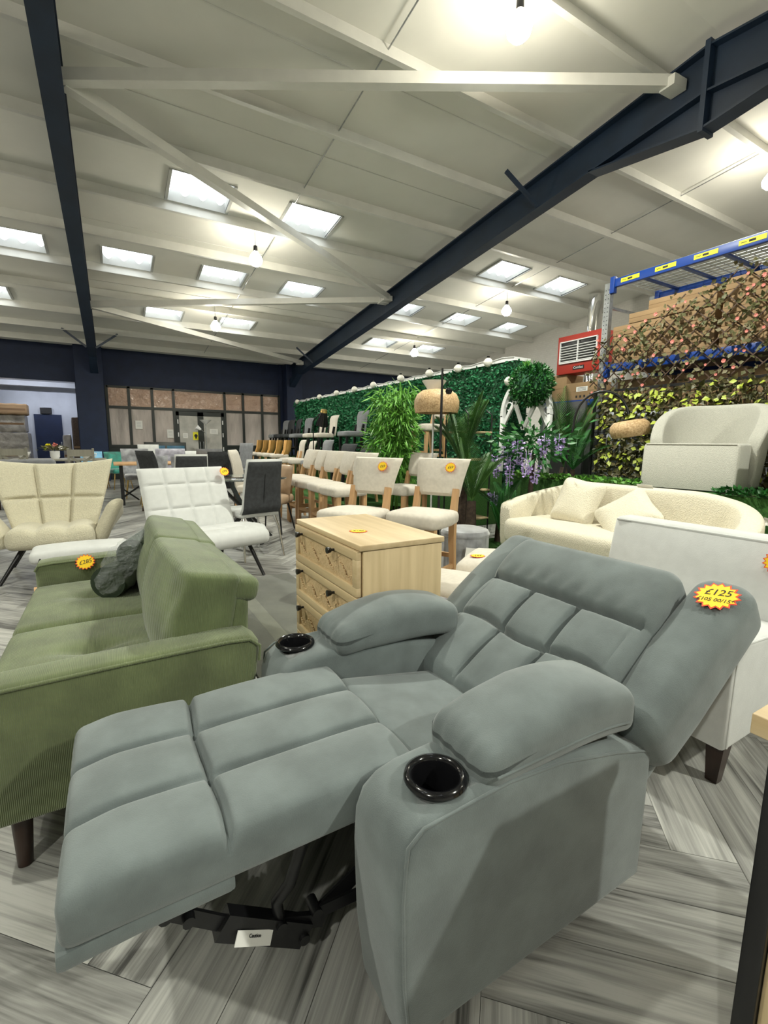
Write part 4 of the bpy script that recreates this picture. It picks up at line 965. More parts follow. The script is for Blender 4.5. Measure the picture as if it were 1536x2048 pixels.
# cream boucle sofa facing -x, barrel shape with two cushions
cs = thing('curved_sofa', 'cream boucle sofa with curved wraparound back and two loose pillows', 'sofa', (3.72, 2.45, 0.016))
SX, SY = 3.72, 2.45
def wrap_back():
    V = []; F = []; n = 64; prof_n = 14
    ring = []
    for i in range(n + 1):
        u = -1 + 2 * i / n                                   # along the wrap, from one front tip to the other
        a = u * 1.0
        if abs(u) < 0.55: x = 0.34; y = u / 0.55 * 0.72; nx, ny = 1, 0
        else:
            k = (abs(u) - 0.55) / 0.45; th = k * PI / 2 * 1.05
            x = 0.34 - 0.46 * (1 - math.cos(th)) * 1.0 - 0.10 * k ** 2; y = math.copysign(0.72 + 0.30 * math.sin(min(th, PI / 2)), u); nx, ny = math.cos(th), math.copysign(math.sin(th), u)
        kk = max(0, (abs(u) - 0.35) / 0.65)
        h = 0.79 - 0.24 * kk ** 1.7
        th_ = 0.085
        pts = []
        for q in range(prof_n):
            an = -PI / 2 + 2 * PI * q / prof_n
            ox = th_ * math.copysign(abs(math.cos(an)) ** 0.6, math.cos(an)); zc = 0.30 if math.sin(an) < 0 else h - 0.08
            oz = 0.09 * math.copysign(abs(math.sin(an)) ** 0.6, math.sin(an))
            zz = (0.16 if math.sin(an) < -0.01 else h - 0.09) + oz
            if abs(math.sin(an)) < 0.01: zz = (h + 0.12) / 2
            lean = 0.05 * (zz - 0.3)
            pts.append((x + nx * (ox + lean), y + ny * (ox + lean), zz))
        ring.append(pts)
    for p in ring: V += p
    for i in range(n):
        for q in range(prof_n): F.append([i * prof_n + q, i * prof_n + (q + 1) % prof_n, (i + 1) * prof_n + (q + 1) % prof_n, (i + 1) * prof_n + q])
    F.append(list(range(prof_n))); F.append([n * prof_n + q for q in range(prof_n)][::-1])
    bm = bmesh.new(); vs = [bm.verts.new(v) for v in V]
    for f in F: bm.faces.new([vs[i] for i in f])
    bmesh.ops.recalc_face_normals(bm, faces=bm.faces)
    return B().from_bm(bm, True)
o = wrap_back().build('backrest', 'boucle_s', cs); o.modifiers.new('sub', 'SUBSURF').levels = 1; o.modifiers['sub'].render_levels = 1
def fcu(P):
    P = P.copy(); P[:, 0] -= 0.10 * np.cos(np.clip(P[:, 1] / 0.95, -1, 1) * PI / 2) ** 0.7 * np.clip(-P[:, 0] / 0.3, 0, 1)
    P[:, 2] += 0.02 * (P[:, 2] > 0) * np.cos(np.clip(P[:, 1] / 0.95, -1, 1) * PI / 2)
    return P
B().soft((0.66, 1.86, 0.24), 0.07, (20, 44, 8), fcu, (-0.03, 0, 0.30)).build('seat', 'boucle_s', cs)
B().soft((0.60, 1.66, 0.14), 0.03, (8, 12, 4), None, (0.02, 0, 0.14)).build('plinth_base', 'boucle_s', cs)
for sx in (-0.22, 0.25):
    for sy in (-0.7, 0.7): B().lathe([(0.02, 0), (0.024, 0.075)], (sx, sy, 0), 12).build('foot', 'walnut', cs)
def fpil(P):
    P = P.copy(); k = np.clip(1 - np.maximum(np.abs(P[:, 1] / 0.23), np.abs(P[:, 2] / 0.23)) ** 2.6, 0, 1) ** 0.6
    P[:, 0] *= 0.12 + 0.88 * k
    e = 1 - 0.07 * (1 - np.abs(P[:, 1] / 0.23)) * np.abs(P[:, 2] / 0.23); P[:, 2] *= e
    P[:, 1] *= 1 - 0.07 * (1 - np.abs(P[:, 2] / 0.23)) * np.abs(P[:, 1] / 0.23)
    return P
for lab, loc, rot in (('cream square pillow leaning on the sofa back nearer the purple flowers', (3.80, 2.86, 0.63), (0.12, 0.42, 0.10)), ('cream square pillow slumped in the middle of the curved sofa seat', (3.74, 2.32, 0.575), (0.75, 0.72, 0.05))):
    b = B(); P_, F_ = soft_grid((0.17, 0.46, 0.46), 0.08, (8, 26, 26)); b.add([Vector(p) for p in fpil(P_)], F_)
    t = b.build('scatter_pillow', 'boucle_s', None); t.location = loc; t.rotation_euler = rot; tag(t, lab, 'cushion', 'pillows on the curved sofa')
pc = thing('paper_label', 'small white paper label on top of the curved sofa back', 'label', (4.05, 2.37, 0.800))
B().box((0, 0, 0.001), (0.07, 0.14, 0.0015), rot=(0, 0.9, 0)).build('card', 'paper', pc)
text_mesh('BOUCLE', 0.028, 'ink', pc, Matrix.Translation((0.0, 0, 0.004)) @ Matrix.Rotation(0.9, 4, 'Y') @ Matrix.Rotation(-PI / 2, 4, 'Z') @ Matrix.Translation((0, 0.012, 0)), 'print')

# ivory swivel tub chair on the plinth
sw = thing('swivel_chair', 'ivory boucle tub armchair with tall box base on the grass plinth', 'armchair', (4.88, 2.32, 0.772), R(8))
def tub():
    V = []; F = []; n = 56; pn = 14
    for i in range(n + 1):
        u = -1 + 2 * i / n; th = u * PI * 0.60; R_ = 0.385
        cx, cy = R_ * math.cos(th) * 0.95, R_ * math.sin(th) * 1.06
        nx, ny = math.cos(th), math.sin(th)
        h = 0.80 - 0.36 * max(0, (abs(u) - 0.25) / 0.75) ** 2.6
        for q in range(pn):
            an = -PI / 2 + 2 * PI * q / pn; ox = 0.062 * math.copysign(abs(math.cos(an)) ** 0.6, math.cos(an))
            top = math.sin(an) > 0.01; zz = (h - 0.07 if top else 0.06) + 0.07 * math.copysign(abs(math.sin(an)) ** 0.6, math.sin(an)) * (1 if top else 0.5)
            if abs(math.sin(an)) <= 0.01: zz = h * 0.55
            lean = 0.08 * (zz - 0.4)
            V.append((cx + nx * (ox + lean), cy + ny * (ox + lean), max(0.004, zz)))
    for i in range(n):
        for q in range(pn): F.append([i * pn + q, i * pn + (q + 1) % pn, (i + 1) * pn + (q + 1) % pn, (i + 1) * pn + q])
    F.append(list(range(pn))); F.append([n * pn + q for q in range(pn)][::-1])
    bm = bmesh.new(); vs = [bm.verts.new(v) for v in V]
    for f in F: bm.faces.new([vs[i] for i in f])
    bmesh.ops.recalc_face_normals(bm, faces=bm.faces)
    return B().from_bm(bm, True)
o = tub().build('backrest', 'boucle_w', sw); o.modifiers.new('sub', 'SUBSURF').levels = 1; o.modifiers['sub'].render_levels = 1
B().prism([(-0.43, 0.010), (-0.41, 0.395), (-0.38, 0.42), (0.30, 0.42), (0.30, 0.01)], -0.385, 0.385, 'y', 0.03, 3).build('seat_block', 'boucle_w', sw)
B().tube([(-0.405, -0.36, 0.41), (-0.405, 0.36, 0.41)], 0.006, 8).build('piping', 'boucle_w', sw)
sw2 = dup(sw, (4.88, 1.24, 0.772), R(4), 'second ivory tub armchair cut off by the right edge on the plinth', None); 

# ---- bar stools on the tiers
stool_lab = []
gB = bar_chair('grey parsons bar stool with black legs alone at the right end of the upper tier', (4.45, 9.05, 0.75), R(-90), 'grey_fab', 'black_metal', 0.64, 1.09, group='bar stools on the upper tier', back_gap=-0.06)
for lab, y, m in (('cream bar stool with black legs right of its twin on the upper tier', 10.55, 'linen'), ('cream bar stool with black legs behind the black floor lamp on the upper tier', 11.2, 'linen'), ('pale grey bar stool left of the cream pair on the upper tier', 12.2, 'grey_fab'), ('charcoal bar stool with yellow tag on the upper tier', 13.0, 'dark_fab'), ('charcoal bar stool second from the far end of the upper tier', 13.6, 'dark_fab'), ('grey bar stool at the far end of the upper tier', 14.15, 'grey_fab')):
    bar_chair(lab, (4.45, y, 0.75), R(-90 + rnd.uniform(-8, 8)), m, 'black_metal', 0.62, 1.06, group='bar stools on the upper tier', back_gap=-0.06)
def scoop(label, loc, rz):
    t = thing('scoop_stool', label, 'bar stool', loc, rz, 'honey veneer back stools')
    V, F = shell([(0.13, 0.60), (0.19, 0.66), (0.24, 0.78), (0.27, 1.0)], lambda t_, u: 0.20 + 0.02 * t_, 0.03, nu=12, nv=14, curl=0.14); B().add(V, F).build('backrest', 'veneer', t)
    B().soft((0.40, 0.42, 0.09), 0.035, (12, 12, 4), None, (0, -0.03, 0.625)).build('seat', 'linen', t)
    for sx in (-1, 1):
        for sy in (-1, 1): B().taper((sx * 0.15, sy * 0.15, 0.60), (sx * 0.18, sy * 0.18, 0), 0.036, 0.026).build('leg', 'oak_leg', t)
    return t
sc0 = None
for i, y in enumerate((10.95, 11.6, 12.2, 12.8, 13.4)):
    lab = 'honey veneer scoop back bar stool, %s on the lower tier' % ['nearest', 'second nearest', 'third nearest', 'fourth nearest', 'farthest'][i]
    if sc0 is None: sc0 = scoop(lab, (3.5, y, 0.20), R(-100))
    else: dup(sc0, (3.5, y, 0.20), R(-100 + rnd.uniform(-5, 5)), lab, 'honey veneer back stools')
for lab, y, m, top in (('cream buttoned bar stool beside the honey veneer stools on the lower tier', 10.2, 'linen', 0.95), ('second cream bar stool right of the buttoned one on the lower tier', 9.6, 'linen', 0.93), ('dark grey buttoned bar stool in the middle of the lower tier', 8.75, 'grey_fab', 0.95), ('dark grey round backed bar stool with orange tag on the lower tier', 7.75, 'dark_fab', 0.88), ('black bar stool next to the white one on the lower tier', 7.15, 'dark_fab', 0.86), ('white bar stool nearest the bamboo on the lower tier', 6.5, 'white_fab', 0.85)):
    bar_chair(lab, (3.5, y, 0.20), R(-90 + rnd.uniform(-12, 12)), m, 'oak_leg' if m != 'dark_fab' else 'black_metal', 0.60, top + 0.06, group='bar stools on the lower tier', back_gap=-0.05)
bar_chair('cream bar stool on oak legs standing before the hedge behind the rattan lamp', (4.3, 6.0, 0.76), R(-88), 'linen', 'oak_leg', 0.69, 1.12, group='bar stools on the upper tier')

# ============================================================ HEDGE SCREEN, PLANTS, LAMPS
def rv(a=1.0): return Vector((rnd.uniform(-a, a), rnd.uniform(-a, a), rnd.uniform(-a, a)))
hg = thing('hedge_screen', 'long green artificial boxwood hedge screen running towards the navy wall', 'hedge', (5.15, 9.5, 0))
B().box((0, 0, 1.17), (0.26, 9.1, 2.34)).build('backing_panel', 'hedge', hg)
B().box((0, 0, 2.36), (0.31, 9.12, 0.045)).build('top_rail', 'white_pl', hg)
b = B()
for i in range(15000):
    y = rnd.uniform(-4.55, 4.55)
    if rnd.random() > 0.25 + 0.75 * (4.9 - y) / 9.5: continue
    k = 1 + 0.7 * (y + 4.5) / 9; z = 0.7 + 1.63 * rnd.random() ** 0.9
    b.leaf(Vector((-0.125 - rnd.uniform(0, 0.025), y, z)), Vector((-rnd.uniform(0.3, 1), rnd.uniform(-1, 1), rnd.uniform(-0.7, 1))), rv(), 0.055 * k, 0.034 * k)
for i in range(500):
    b.leaf(Vector((rnd.uniform(-0.13, 0.13), -4.55, rnd.uniform(0.7, 2.33))), Vector((rnd.uniform(-1, 1), -rnd.uniform(0.3, 1), rnd.uniform(-0.7, 1))), rv(), 0.055, 0.034)
b.build('boxwood_leaves', 'leaf_box', hg)
GL = [(13.75, 2.33), (12.0, 2.34), (10.9, 2.35), (9.9, 2.35), (9.0, 2.36), (7.9, 2.38), (6.95, 2.36), (6.15, 2.34), (5.45, 2.34), (5.0, 2.02)]
g0 = None
onm = ['far end', 'second from the far end', 'third from the far end', 'fourth from the far end', 'fifth from the far end', 'sixth from the far end', 'fourth from the near end', 'third from the near end', 'second from the near end', 'near end by the white arch']
for i, (y, z) in enumerate(GL):
    s_ = 'white festoon globe bulb on the hedge top, ' + onm[i]
    if g0 is None:
        g0 = thing('festoon_bulb', s_, 'light bulb', (4.96, y, z + 0.03), 0, 'festoon bulbs along the hedge')
        B().lathe([(0.001, -0.07), (0.045, -0.055), (0.07, -0.01), (0.07, 0.015), (0.045, 0.05), (0.018, 0.065)], n=20).build('globe', 'globe', g0)
        B().lathe([(0.02, 0.055), (0.022, 0.09), (0.001, 0.095)], n=12, cap=False).build('cap', 'black_plastic', g0)
    else: dup(g0, (4.96, y, z + 0.03), 0, s_, 'festoon bulbs along the hedge')
fc = B().tube([(4.985, y, 2.40 - 0.02 * (k % 2)) for k, y in enumerate(np.linspace(13.9, 4.95, 40))], 0.006, 5).build('festoon_cable', 'white_pl'); tag(fc, 'pale festoon cable sagging along the top of the green hedge', 'cable')

def bamboo(label, loc, h, n, rad):
    t = thing('bamboo_plant', label, 'plant', loc)
    st = B(); lf = B()
    B().lathe([(0.001, 0.0), (0.15, 0.0), (0.19, 0.30), (0.165, 0.30), (0.15, 0.25), (0.001, 0.25)], n=24, cap=False).build('planter', 'black_plastic', t)
    for i in range(n):
        a = rnd.uniform(0, 2 * PI); top = Vector((math.cos(a), math.sin(a), 0)) * rad * rnd.uniform(0.2, 0.8) + Vector((0, 0, h * rnd.uniform(0.82, 1.0)))
        base = Vector((rnd.uniform(-0.1, 0.1), rnd.uniform(-0.1, 0.1), 0.22))
        p = [base.lerp(top, q / 5) + Vector((0, 0, 0.06 * math.sin(q / 5 * PI))) for q in range(6)]; st.tube(p, 0.009, 6)
        for k in range(270):
            q = rnd.uniform(0.25, 1) ** 0.8; c = base.lerp(top, q); a2 = rnd.uniform(0, 2 * PI); o = Vector((math.cos(a2), math.sin(a2), 0))
            c = c + o * rnd.uniform(0.0, rad * 0.75) * (0.45 + 0.55 * math.sin(min(1, q) * PI * 0.9)) + Vector((0, 0, rnd.uniform(-0.15, 0.05)))
            lf.leaf(c, o * rnd.uniform(0.3, 1) + Vector((0, 0, rnd.uniform(-1.5, 0.3))), rv(), rnd.uniform(0.10, 0.20), 0.022)
    st.build('canes', 'leaf_bam', t); lf.build('foliage', 'leaf_bam', t); return t
bamboo('tall artificial bamboo with fine bright green leaves before the hedge', (3.22, 5.32, 0), 1.95, 11, 0.32)
def palm(label, loc, h, n, L, m='leaf_palm', th=0.05, up=0.7, spread=1.0, seed=1):
    q = random.Random(seed); t = thing('palm_plant', label, 'plant', loc)
    tr = B(); tr.tube([(0, 0, 0), (0.01, 0.01, h * 0.5), (0, 0, h)], [th * 1.2, th, th * 0.8], 12); tr.build('trunk', 'bark', t)
    for i in range(n):
        a = 2 * PI * i / n + q.uniform(-0.3, 0.3); o = Vector((math.cos(a), math.sin(a), 0)); e = q.uniform(up - 0.25, up + 0.25); b = B(); pts = []
        l = L * q.uniform(0.8, 1.1)
        for k in range(13):
            s_ = k / 12; pts.append(Vector((0, 0, h)) + o * spread * l * (s_ * math.cos(e)) + Vector((0, 0, l * (s_ * math.sin(e) - 0.38 * s_ ** 2.2 * math.cos(e)))))
        b.tube(pts, [0.008 * (1 - 0.8 * k / 12) for k in range(13)], 5)
        for k in range(1, 30):
            s_ = k / 30; c = pts[int(s_ * 12)].lerp(pts[min(12, int(s_ * 12) + 1)], s_ * 12 - int(s_ * 12)); tg = (pts[min(12, int(s_ * 12) + 1)] - pts[int(s_ * 12)]).normalized()
            sd = tg.cross(Vector((0, 0, 1))).normalized()
            for sg in (-1, 1): b.leaf(c, sd * sg + tg * 0.9 + Vector((0, 0, 0.25)), Vector((0, 0, 1)), 0.30 * L * math.sin(PI * (0.12 + 0.85 * s_)), 0.010)
        b.build('frond', m, t)
    return t
palm('tall dark sago palm standing before the hedge right of the rattan lamp', (3.45, 4.15, 0), 0.95, 16, 0.85, up=1.05, spread=0.8, seed=2, th=0.07)
palm('lower sago palm with yellow green fronds beside the black shelf', (3.35, 3.85, 0), 0.55, 12, 0.75, 'leaf_palm', up=1.15, spread=0.75, seed=4, th=0.06)
palm('small broad palm under the purple wisteria', (3.95, 4.02, 0), 0.35, 10, 0.55, 'leaf_dark', up=0.95, seed=6)
palm('slim leafy plant growing upright left of the cream sofa', (3.60, 3.60, 0), 0.12, 11, 0.62, 'leaf_dark', up=1.45, spread=0.8, seed=8, th=0.03)
palm('tall areca palm behind the black arc lamp near the racking', (5.18, 4.15, 0.77), 0.10, 14, 1.10, 'leaf_palm', up=1.3, spread=0.75, seed=9, th=0.05)
palm('drooping palm at the foot of the arc lamp', (4.85, 3.75, 0.77), 0.10, 9, 0.60, 'leaf_dark', up=1.0, seed=10, th=0.03)

# lamps
rl = thing('floor_lamp', 'black pole floor lamp carrying a wide woven rattan shade before the hedge', 'floor lamp', (2.96, 3.92, 0))
B().lathe([(0.001, 0), (0.15, 0), (0.15, 0.02), (0.02, 0.03)], n=28, cap=False).build('base', 'black_metal', rl)
B().tube([(0, 0, 0.02), (0, 0, 1.62), (0, 0, 1.92)], [0.013, 0.013, 0.010], 10).build('pole', 'black_metal', rl)
SHD = [(0.10, 0.135), (0.16, 0.125), (0.215, 0.085), (0.245, 0.02), (0.245, -0.06), (0.232, -0.115), (0.226, -0.115), (0.238, -0.06), (0.238, 0.02), (0.208, 0.08), (0.155, 0.118), (0.10, 0.128)]
s_ = B().lathe(SHD, n=48, cap=False).build('lamp_shade', 'rattan', rl); s_.location = (0.16, 0.30, 1.61)
B().tube([(0, 0, 1.88), (0.05, -0.05, 1.80), (0.03, -0.03, 1.74)], 0.004, 6).build('cord', 'black_plastic', rl)
B().lathe([(0.001, 0.03), (0.028, 0.02), (0.036, -0.01), (0.025, -0.035), (0.001, -0.04)], (0.05, -0.05, 1.70), 16, cap=False).build('socket', 'black_plastic', rl)
tl = thing('uplighter', 'white torchiere floor lamp with cone shade behind the rattan lamp', 'floor lamp', (3.24, 4.44, 0))
B().lathe([(0.001, 0), (0.13, 0), (0.13, 0.02), (0.02, 0.03)], n=24, cap=False).build('base', 'white_pl', tl)
B().tube([(0, 0, 0.02), (0, 0, 1.74)], 0.011, 8).build('pole', 'white_pl', tl)
B().lathe([(0.05, 1.74), (0.14, 1.87), (0.135, 1.87), (0.045, 1.745)], n=32, cap=False).build('lamp_shade', 'white_pl', tl)
al = thing('arc_lamp', 'black arc floor lamp with a flat rattan shade hanging over the plinth', 'floor lamp', (4.50, 3.60, 0.772))
B().lathe([(0.001, 0), (0.14, 0), (0.14, 0.025), (0.02, 0.035)], n=28, cap=False).build('base', 'black_metal', al)
A0 = Vector((0, 0, 0.02)); pts = [A0, Vector((0.04, -0.02, 0.42))]
for k in range(15):
    th = k / 14 * PI * 0.92; pts.append(Vector((0.22 - 0.14 * math.cos(th), -0.27 + 0.24 * math.cos(th), 0.62 + 0.36 * math.sin(th) ** 0.9)))
B().tube(pts, 0.013, 8).build('arc_pole', 'black_metal', al)
S2 = [(0.07, 0.085), (0.13, 0.08), (0.165, 0.045), (0.175, 0.0), (0.165, -0.05), (0.150, -0.075), (0.146, -0.075), (0.160, -0.05), (0.170, 0.0), (0.160, 0.042), (0.125, 0.074), (0.07, 0.08)]
ar = B().lathe(S2, n=44, cap=False).build('lamp_shade', 'rattan', al); ar.location = (0.37, -0.52, 0.57); ar.scale = (1.15, 1.15, 1.1); ar.rotation_euler = (-0.12, -0.12, 0)
B().lathe([(0.001, -0.066), (0.145, -0.066)], n=32, cap=False).build('diffuser', 'white_pl', ar)
bk = thing('reading_lamp', 'black reading floor lamp with brass top bending over the cream bar stools', 'floor lamp', (2.98, 7.50, 0))
B().lathe([(0.001, 0), (0.13, 0), (0.13, 0.02), (0.02, 0.03)], n=24, cap=False).build('base', 'black_metal', bk)
B().tube([(0, 0, 0.02), (0, 0, 1.50), (0.01, -0.03, 1.54), (0.02, -0.30, 1.64)], 0.010, 8).build('pole', 'black_metal', bk)
hm = Matrix.Translation((0.03, -0.36, 1.55)) @ Matrix.Rotation(0.35, 4, 'X')
B().lathe([(0.06, 0.10), (0.055, 0.10), (0.105, -0.12), (0.11, -0.12)], n=24, M4=hm, cap=False).build('lamp_shade', 'black_plastic', bk)
B().lathe([(0.001, 0.15), (0.05, 0.14), (0.062, 0.10), (0.05, 0.10)], n=20, M4=hm, cap=False).build('brass_cap', 'gold', bk)

# black etagere with wooden shelves
et = thing('shelf_stand', 'black metal etagere with wooden shelves between the palms and the wisteria', 'shelf', (3.72, 4.38, 0))
for x in (-0.18, 0.18):
    for y in (-0.20, 0.20): B().tube([(x, y, 0), (x, y, 1.5), (x * 0.9, y * 0.6, 1.56)], 0.009, 8).build('post', 'black_metal', et)
for z in (0.28, 0.62, 0.98, 1.3): B().box((0, 0, z), (0.37, 0.42, 0.022), 0.003).build('shelf_board', 'oak', et)

# wisteria tree
wt = thing('wisteria_tree', 'artificial wisteria tree with hanging purple flower clusters in front of the white arch', 'plant', (4.02, 3.70, 0))
B().tube([(0.02, 0, 0), (0.05, -0.02, 0.4), (0.03, -0.03, 0.7), (0.06, -0.02, 1.05)], [0.035, 0.03, 0.028, 0.02], 10).build('trunk', 'bark', wt)
lf = B()
for i in range(420):
    d = Vector((rnd.gauss(0, 0.16), rnd.gauss(0, 0.22), rnd.gauss(0, 0.09))); lf.leaf(Vector((0.05, 0, 1.18)) + d, d + rv(0.1) + Vector((0, 0, -0.03)), rv(), 0.10, 0.045)
lf.build('foliage', 'leaf_dark', wt)
for (x, y, z, l) in ((-0.10, 0.22, 1.20, 0.34), (-0.12, 0.05, 1.22, 0.28), (-0.05, -0.25, 1.26, 0.22), (0.05, -0.36, 1.26, 0.20), (-0.16, 0.32, 1.05, 0.26), (-0.15, 0.12, 1.0, 0.30), (-0.12, -0.08, 1.08, 0.26), (-0.05, -0.15, 0.95, 0.20), (-0.2, 0.30, 0.60, 0.14)):
    b = B()
    for k in range(70):
        q = rnd.random(); a = rnd.uniform(0, 2 * PI); rr = 0.06 * (1 - q * 0.8) * rnd.uniform(0.5, 1)
        p = Vector((x + rr * math.cos(a), y + rr * math.sin(a), z - q * l)); b.leaf(p, Vector((math.cos(a), math.sin(a), rnd.uniform(-0.8, 0.3))), rv(), 0.034, 0.030)
    b.tube([(x, y, z + 0.02), (x, y, z - l)], 0.004, 5); b.build('flower_cluster', 'purple', wt)

# white fretwork arch and topiary ball
aw = thing('garden_arch', 'white fretwork gothic garden arch on the plinth behind the wisteria', 'arch', (5.0, 4.62, 0.77))
b = B()
def arc_pts(y0, y1, z0, z1, bend, n=10): return [(0, y0 + (y1 - y0) * k / n, z0 + (z1 - z0) * math.sin(k / n * PI / 2) ** bend) for k in range(n + 1)]
for x in (-0.09,):
    for y in (-0.42, 0.42, ): b.box((x, y, 0.40), (0.06, 0.05, 0.80), 0.006)
    for y in (-0.14,): b.box((x, y, 0.32), (0.06, 0.045, 0.64), 0.006)
    for sg in (-1, 1):
        p = [(x, sg * (0.42 - 0.42 * (1 - math.cos(k / 12 * PI / 2)) ** 1.0), 0.78 + 0.50 * math.sin(k / 12 * PI / 2)) for k in range(13)]
        for k in range(12): b.bar(p[k], p[k + 1], 0.055, 0.06, (1, 0, 0))
        b.bar((x, sg * 0.42, 0.62), (x, sg * 0.20, 0.98), 0.05, 0.03, (1, 0, 0)); b.bar((x, sg * 0.20, 0.98), (x, 0.02, 0.60), 0.05, 0.03, (1, 0, 0))
        for q in range(3):
            cy, cz, r_ = sg * (0.30 - 0.11 * q), 0.92 + 0.08 * q, 0.055; b.tube([(x, cy + r_ * math.cos(a), cz + r_ * math.sin(a)) for a in np.linspace(0, 5.2, 14)], 0.010, 6)
    for k in range(5):
        cz = 0.10 + 0.12 * k; b.tube([(x, -0.08 + 0.05 * math.cos(a), cz + 0.055 * math.sin(a)) for a in np.linspace(0, 5.0, 14)], 0.010, 6)
b.build('fretwork_frame', 'white_pl', aw)
tb = thing('topiary_ball', 'large dark green leafy topiary ball hanging over the white arch', 'topiary', (4.78, 4.42, 1.93))
B().lathe([(0.001, -0.23)] + [(0.23 * math.cos(a), 0.23 * math.sin(a)) for a in np.linspace(-1.3, 1.3, 14)] + [(0.001, 0.23)], n=24, cap=False).build('core', 'hedge', tb)
b = B()
for i in range(1900):
    d = rv(); d.normalize(); b.leaf(d * rnd.uniform(0.20, 0.27), d + rv(0.9), rv(), 0.06, 0.026)
b.build('leaves', 'leaf_dark', tb)
b = B()
for i in range(40):
    d = Vector((rnd.gauss(0, 0.3), rnd.gauss(0, 0.3), 1)); d.normalize(); b.leaf(Vector((-0.05, 0.05, 0.20)), d, rv(), rnd.uniform(0.08, 0.14), 0.02)
b.build('bright_sprig', 'leaf_bam', tb)
# ivy trailing on the plinth edge, white flowers
for lab, y0, y1, m in (('trailing variegated ivy along the plinth edge behind the cream sofa', 2.6, 4.3, 'leaf_bam'), ('low leafy garland on the plinth edge right of the tub armchair', 0.9, 1.95, 'leaf_dark')):
    t = thing('ivy_garland', lab, 'plant', (4.36, (y0 + y1) / 2, 0.775)); b = B()
    for i in range(330): b.leaf(Vector((rnd.gauss(0, 0.03), rnd.uniform(y0, y1) - (y0 + y1) / 2, rnd.uniform(0.0, 0.05))), Vector((-rnd.random(), rnd.uniform(-1, 1), rnd.uniform(-0.1, 0.8))), rv(), 0.055, 0.035)
    b.build('leaves', m, t); b = B()
    b.tube([(0, y0 - (y0 + y1) / 2, 0.006), (0, y1 - (y0 + y1) / 2, 0.006)], 0.005, 5); b.build('vine', 'bark', t)
for i, (y, z) in enumerate(((1.72, 0.42), (1.66, 0.53), (1.55, 0.60))):
    t = thing('white_flower', 'white artificial flower %s on the grass plinth face' % ['lowest', 'middle', 'topmost'][i], 'flower', (4.31, y, z)); b = B()
    for k in range(6):
        a = k * PI / 3; b.leaf(Vector((0, 0, 0)), Vector((-0.5, math.cos(a), math.sin(a))), Vector((1, 0, 0.01)), 0.045, 0.035)
    b.build('petals', 'white_petal', t); B().tube([(0, 0, 0), (0.015, 0.02, -0.06)], 0.003, 5).build('stem', 'leaf_dark', t)

# ============================================================ PALLET RACKING
XRK = 5.75
pr = thing('pallet_rack', 'blue and grey pallet racking bay loaded with cardboard boxes on the right', 'pallet rack', (XRK, 2.7, 0))
def upright(y, x):
    b = B(); b.box((x, y - 2.7, 1.62), (0.07, 0.085, 3.24)); o = b.build('upright', 'steel', pr)
    h = B()
    for k in range(52):
        for dy in (-0.02, 0.02): h.tube([(x - 0.0365, y - 2.7 + dy, 0.4 + k * 0.054), (x - 0.0345, y - 2.7 + dy, 0.4 + k * 0.054)], 0.007, 6)
    h.build('slot_holes', 'dark_fab', o)
for y in (4.08, 1.38):
    for x in (0.0, 1.0): upright(y, x)
def beam(x, z, y0=1.43, y1=4.03): 
    o = B().box((x, (y0 + y1) / 2 - 2.7, z), (0.05, y1 - y0, 0.10), 0.004).build('beam', 'blue', pr)
    for y in (y0 + 0.02, y1 - 0.02): B().box((x - 0.012, y - 2.7, z - 0.02), (0.065, 0.06, 0.20), 0.003).build('beam_connector', 'blue', o)
    return o
for z in (3.22, 2.165): 
    for x in (0.0, 1.0): ob = beam(x - 0.01, z)
lab_z = 3.225
for k in range(5):
    y = 3.78 - 0.43 * k; l = B().box((-0.0375, y - 2.7, lab_z), (0.003, 0.24, 0.048)).build('beam_label', 'label_y', pr)
    B().box((-0.0395, y - 2.7, lab_z), (0.002, 0.06, 0.022)).build('label_print', 'ink', l); B().box((-0.0395, y - 2.7 + 0.075, lab_z), (0.002, 0.05, 0.006)).build('label_print', 'ink', l)
md = B()
for k in range(27): md.bar((0, 1.42 - 2.7 + k * 0.1, 3.275), (1.0, 1.42 - 2.7 + k * 0.1, 3.275), 0.005, 0.005)
for k in range(11): md.bar((0.0 + k * 0.1, 1.42 - 2.7, 3.28), (0.0 + k * 0.1, 4.03 - 2.7, 3.28), 0.005, 0.005)
md.build('mesh_deck', 'steel', pr)
for y in (3.75, 3.3, 2.85, 2.4, 1.9): B().box((0.5, y - 2.7, 3.255), (0.96, 0.045, 0.022)).build('deck_support', 'blue', pr)
b = B(); b.bar((0.03, 4.08 - 2.7, 2.4), (0.97, 4.08 - 2.7, 3.1), 0.03, 0.03); b.bar((0.03, 4.08 - 2.7, 2.95), (0.97, 4.08 - 2.7, 2.95), 0.03, 0.03); b.build('rack_brace', 'steel', pr)
B().box((0.49, 0, 2.19), (0.96, 2.58, 0.02)).build('shelf_deck', 'card_d', pr)
def carton(label, loc, size, rz=0.0, group=None, print_=False):
    t = thing('cardboard_box', label, 'box', loc, rz, group); B().box((0, 0, size[2] / 2), size, 0.004, sm=False).build('carton', 'card', t)
    B().box((-size[0] / 2 - 0.0008, 0, size[2] * 0.5), (0.0016, size[1] * 0.992, 0.004)).build('tape_seam', 'card_d', t)
    if print_:
        B().box((-size[0] / 2 - 0.001, -0.03, size[2] * 0.62), (0.002, 0.2, 0.07)).build('shipping_label', 'paper', t)
        p = B()
        for k in range(3): p.box((-size[0] / 2 - 0.0025, -0.03, size[2] * 0.62 + 0.018 - 0.018 * k), (0.001, 0.15, 0.006))
        for k in range(3): p.box((-size[0] / 2 - 0.001, -0.08 + 0.07 * k, size[2] * 0.2), (0.002, 0.03, 0.035))
        p.build('label_print', 'ink', t)
    return t
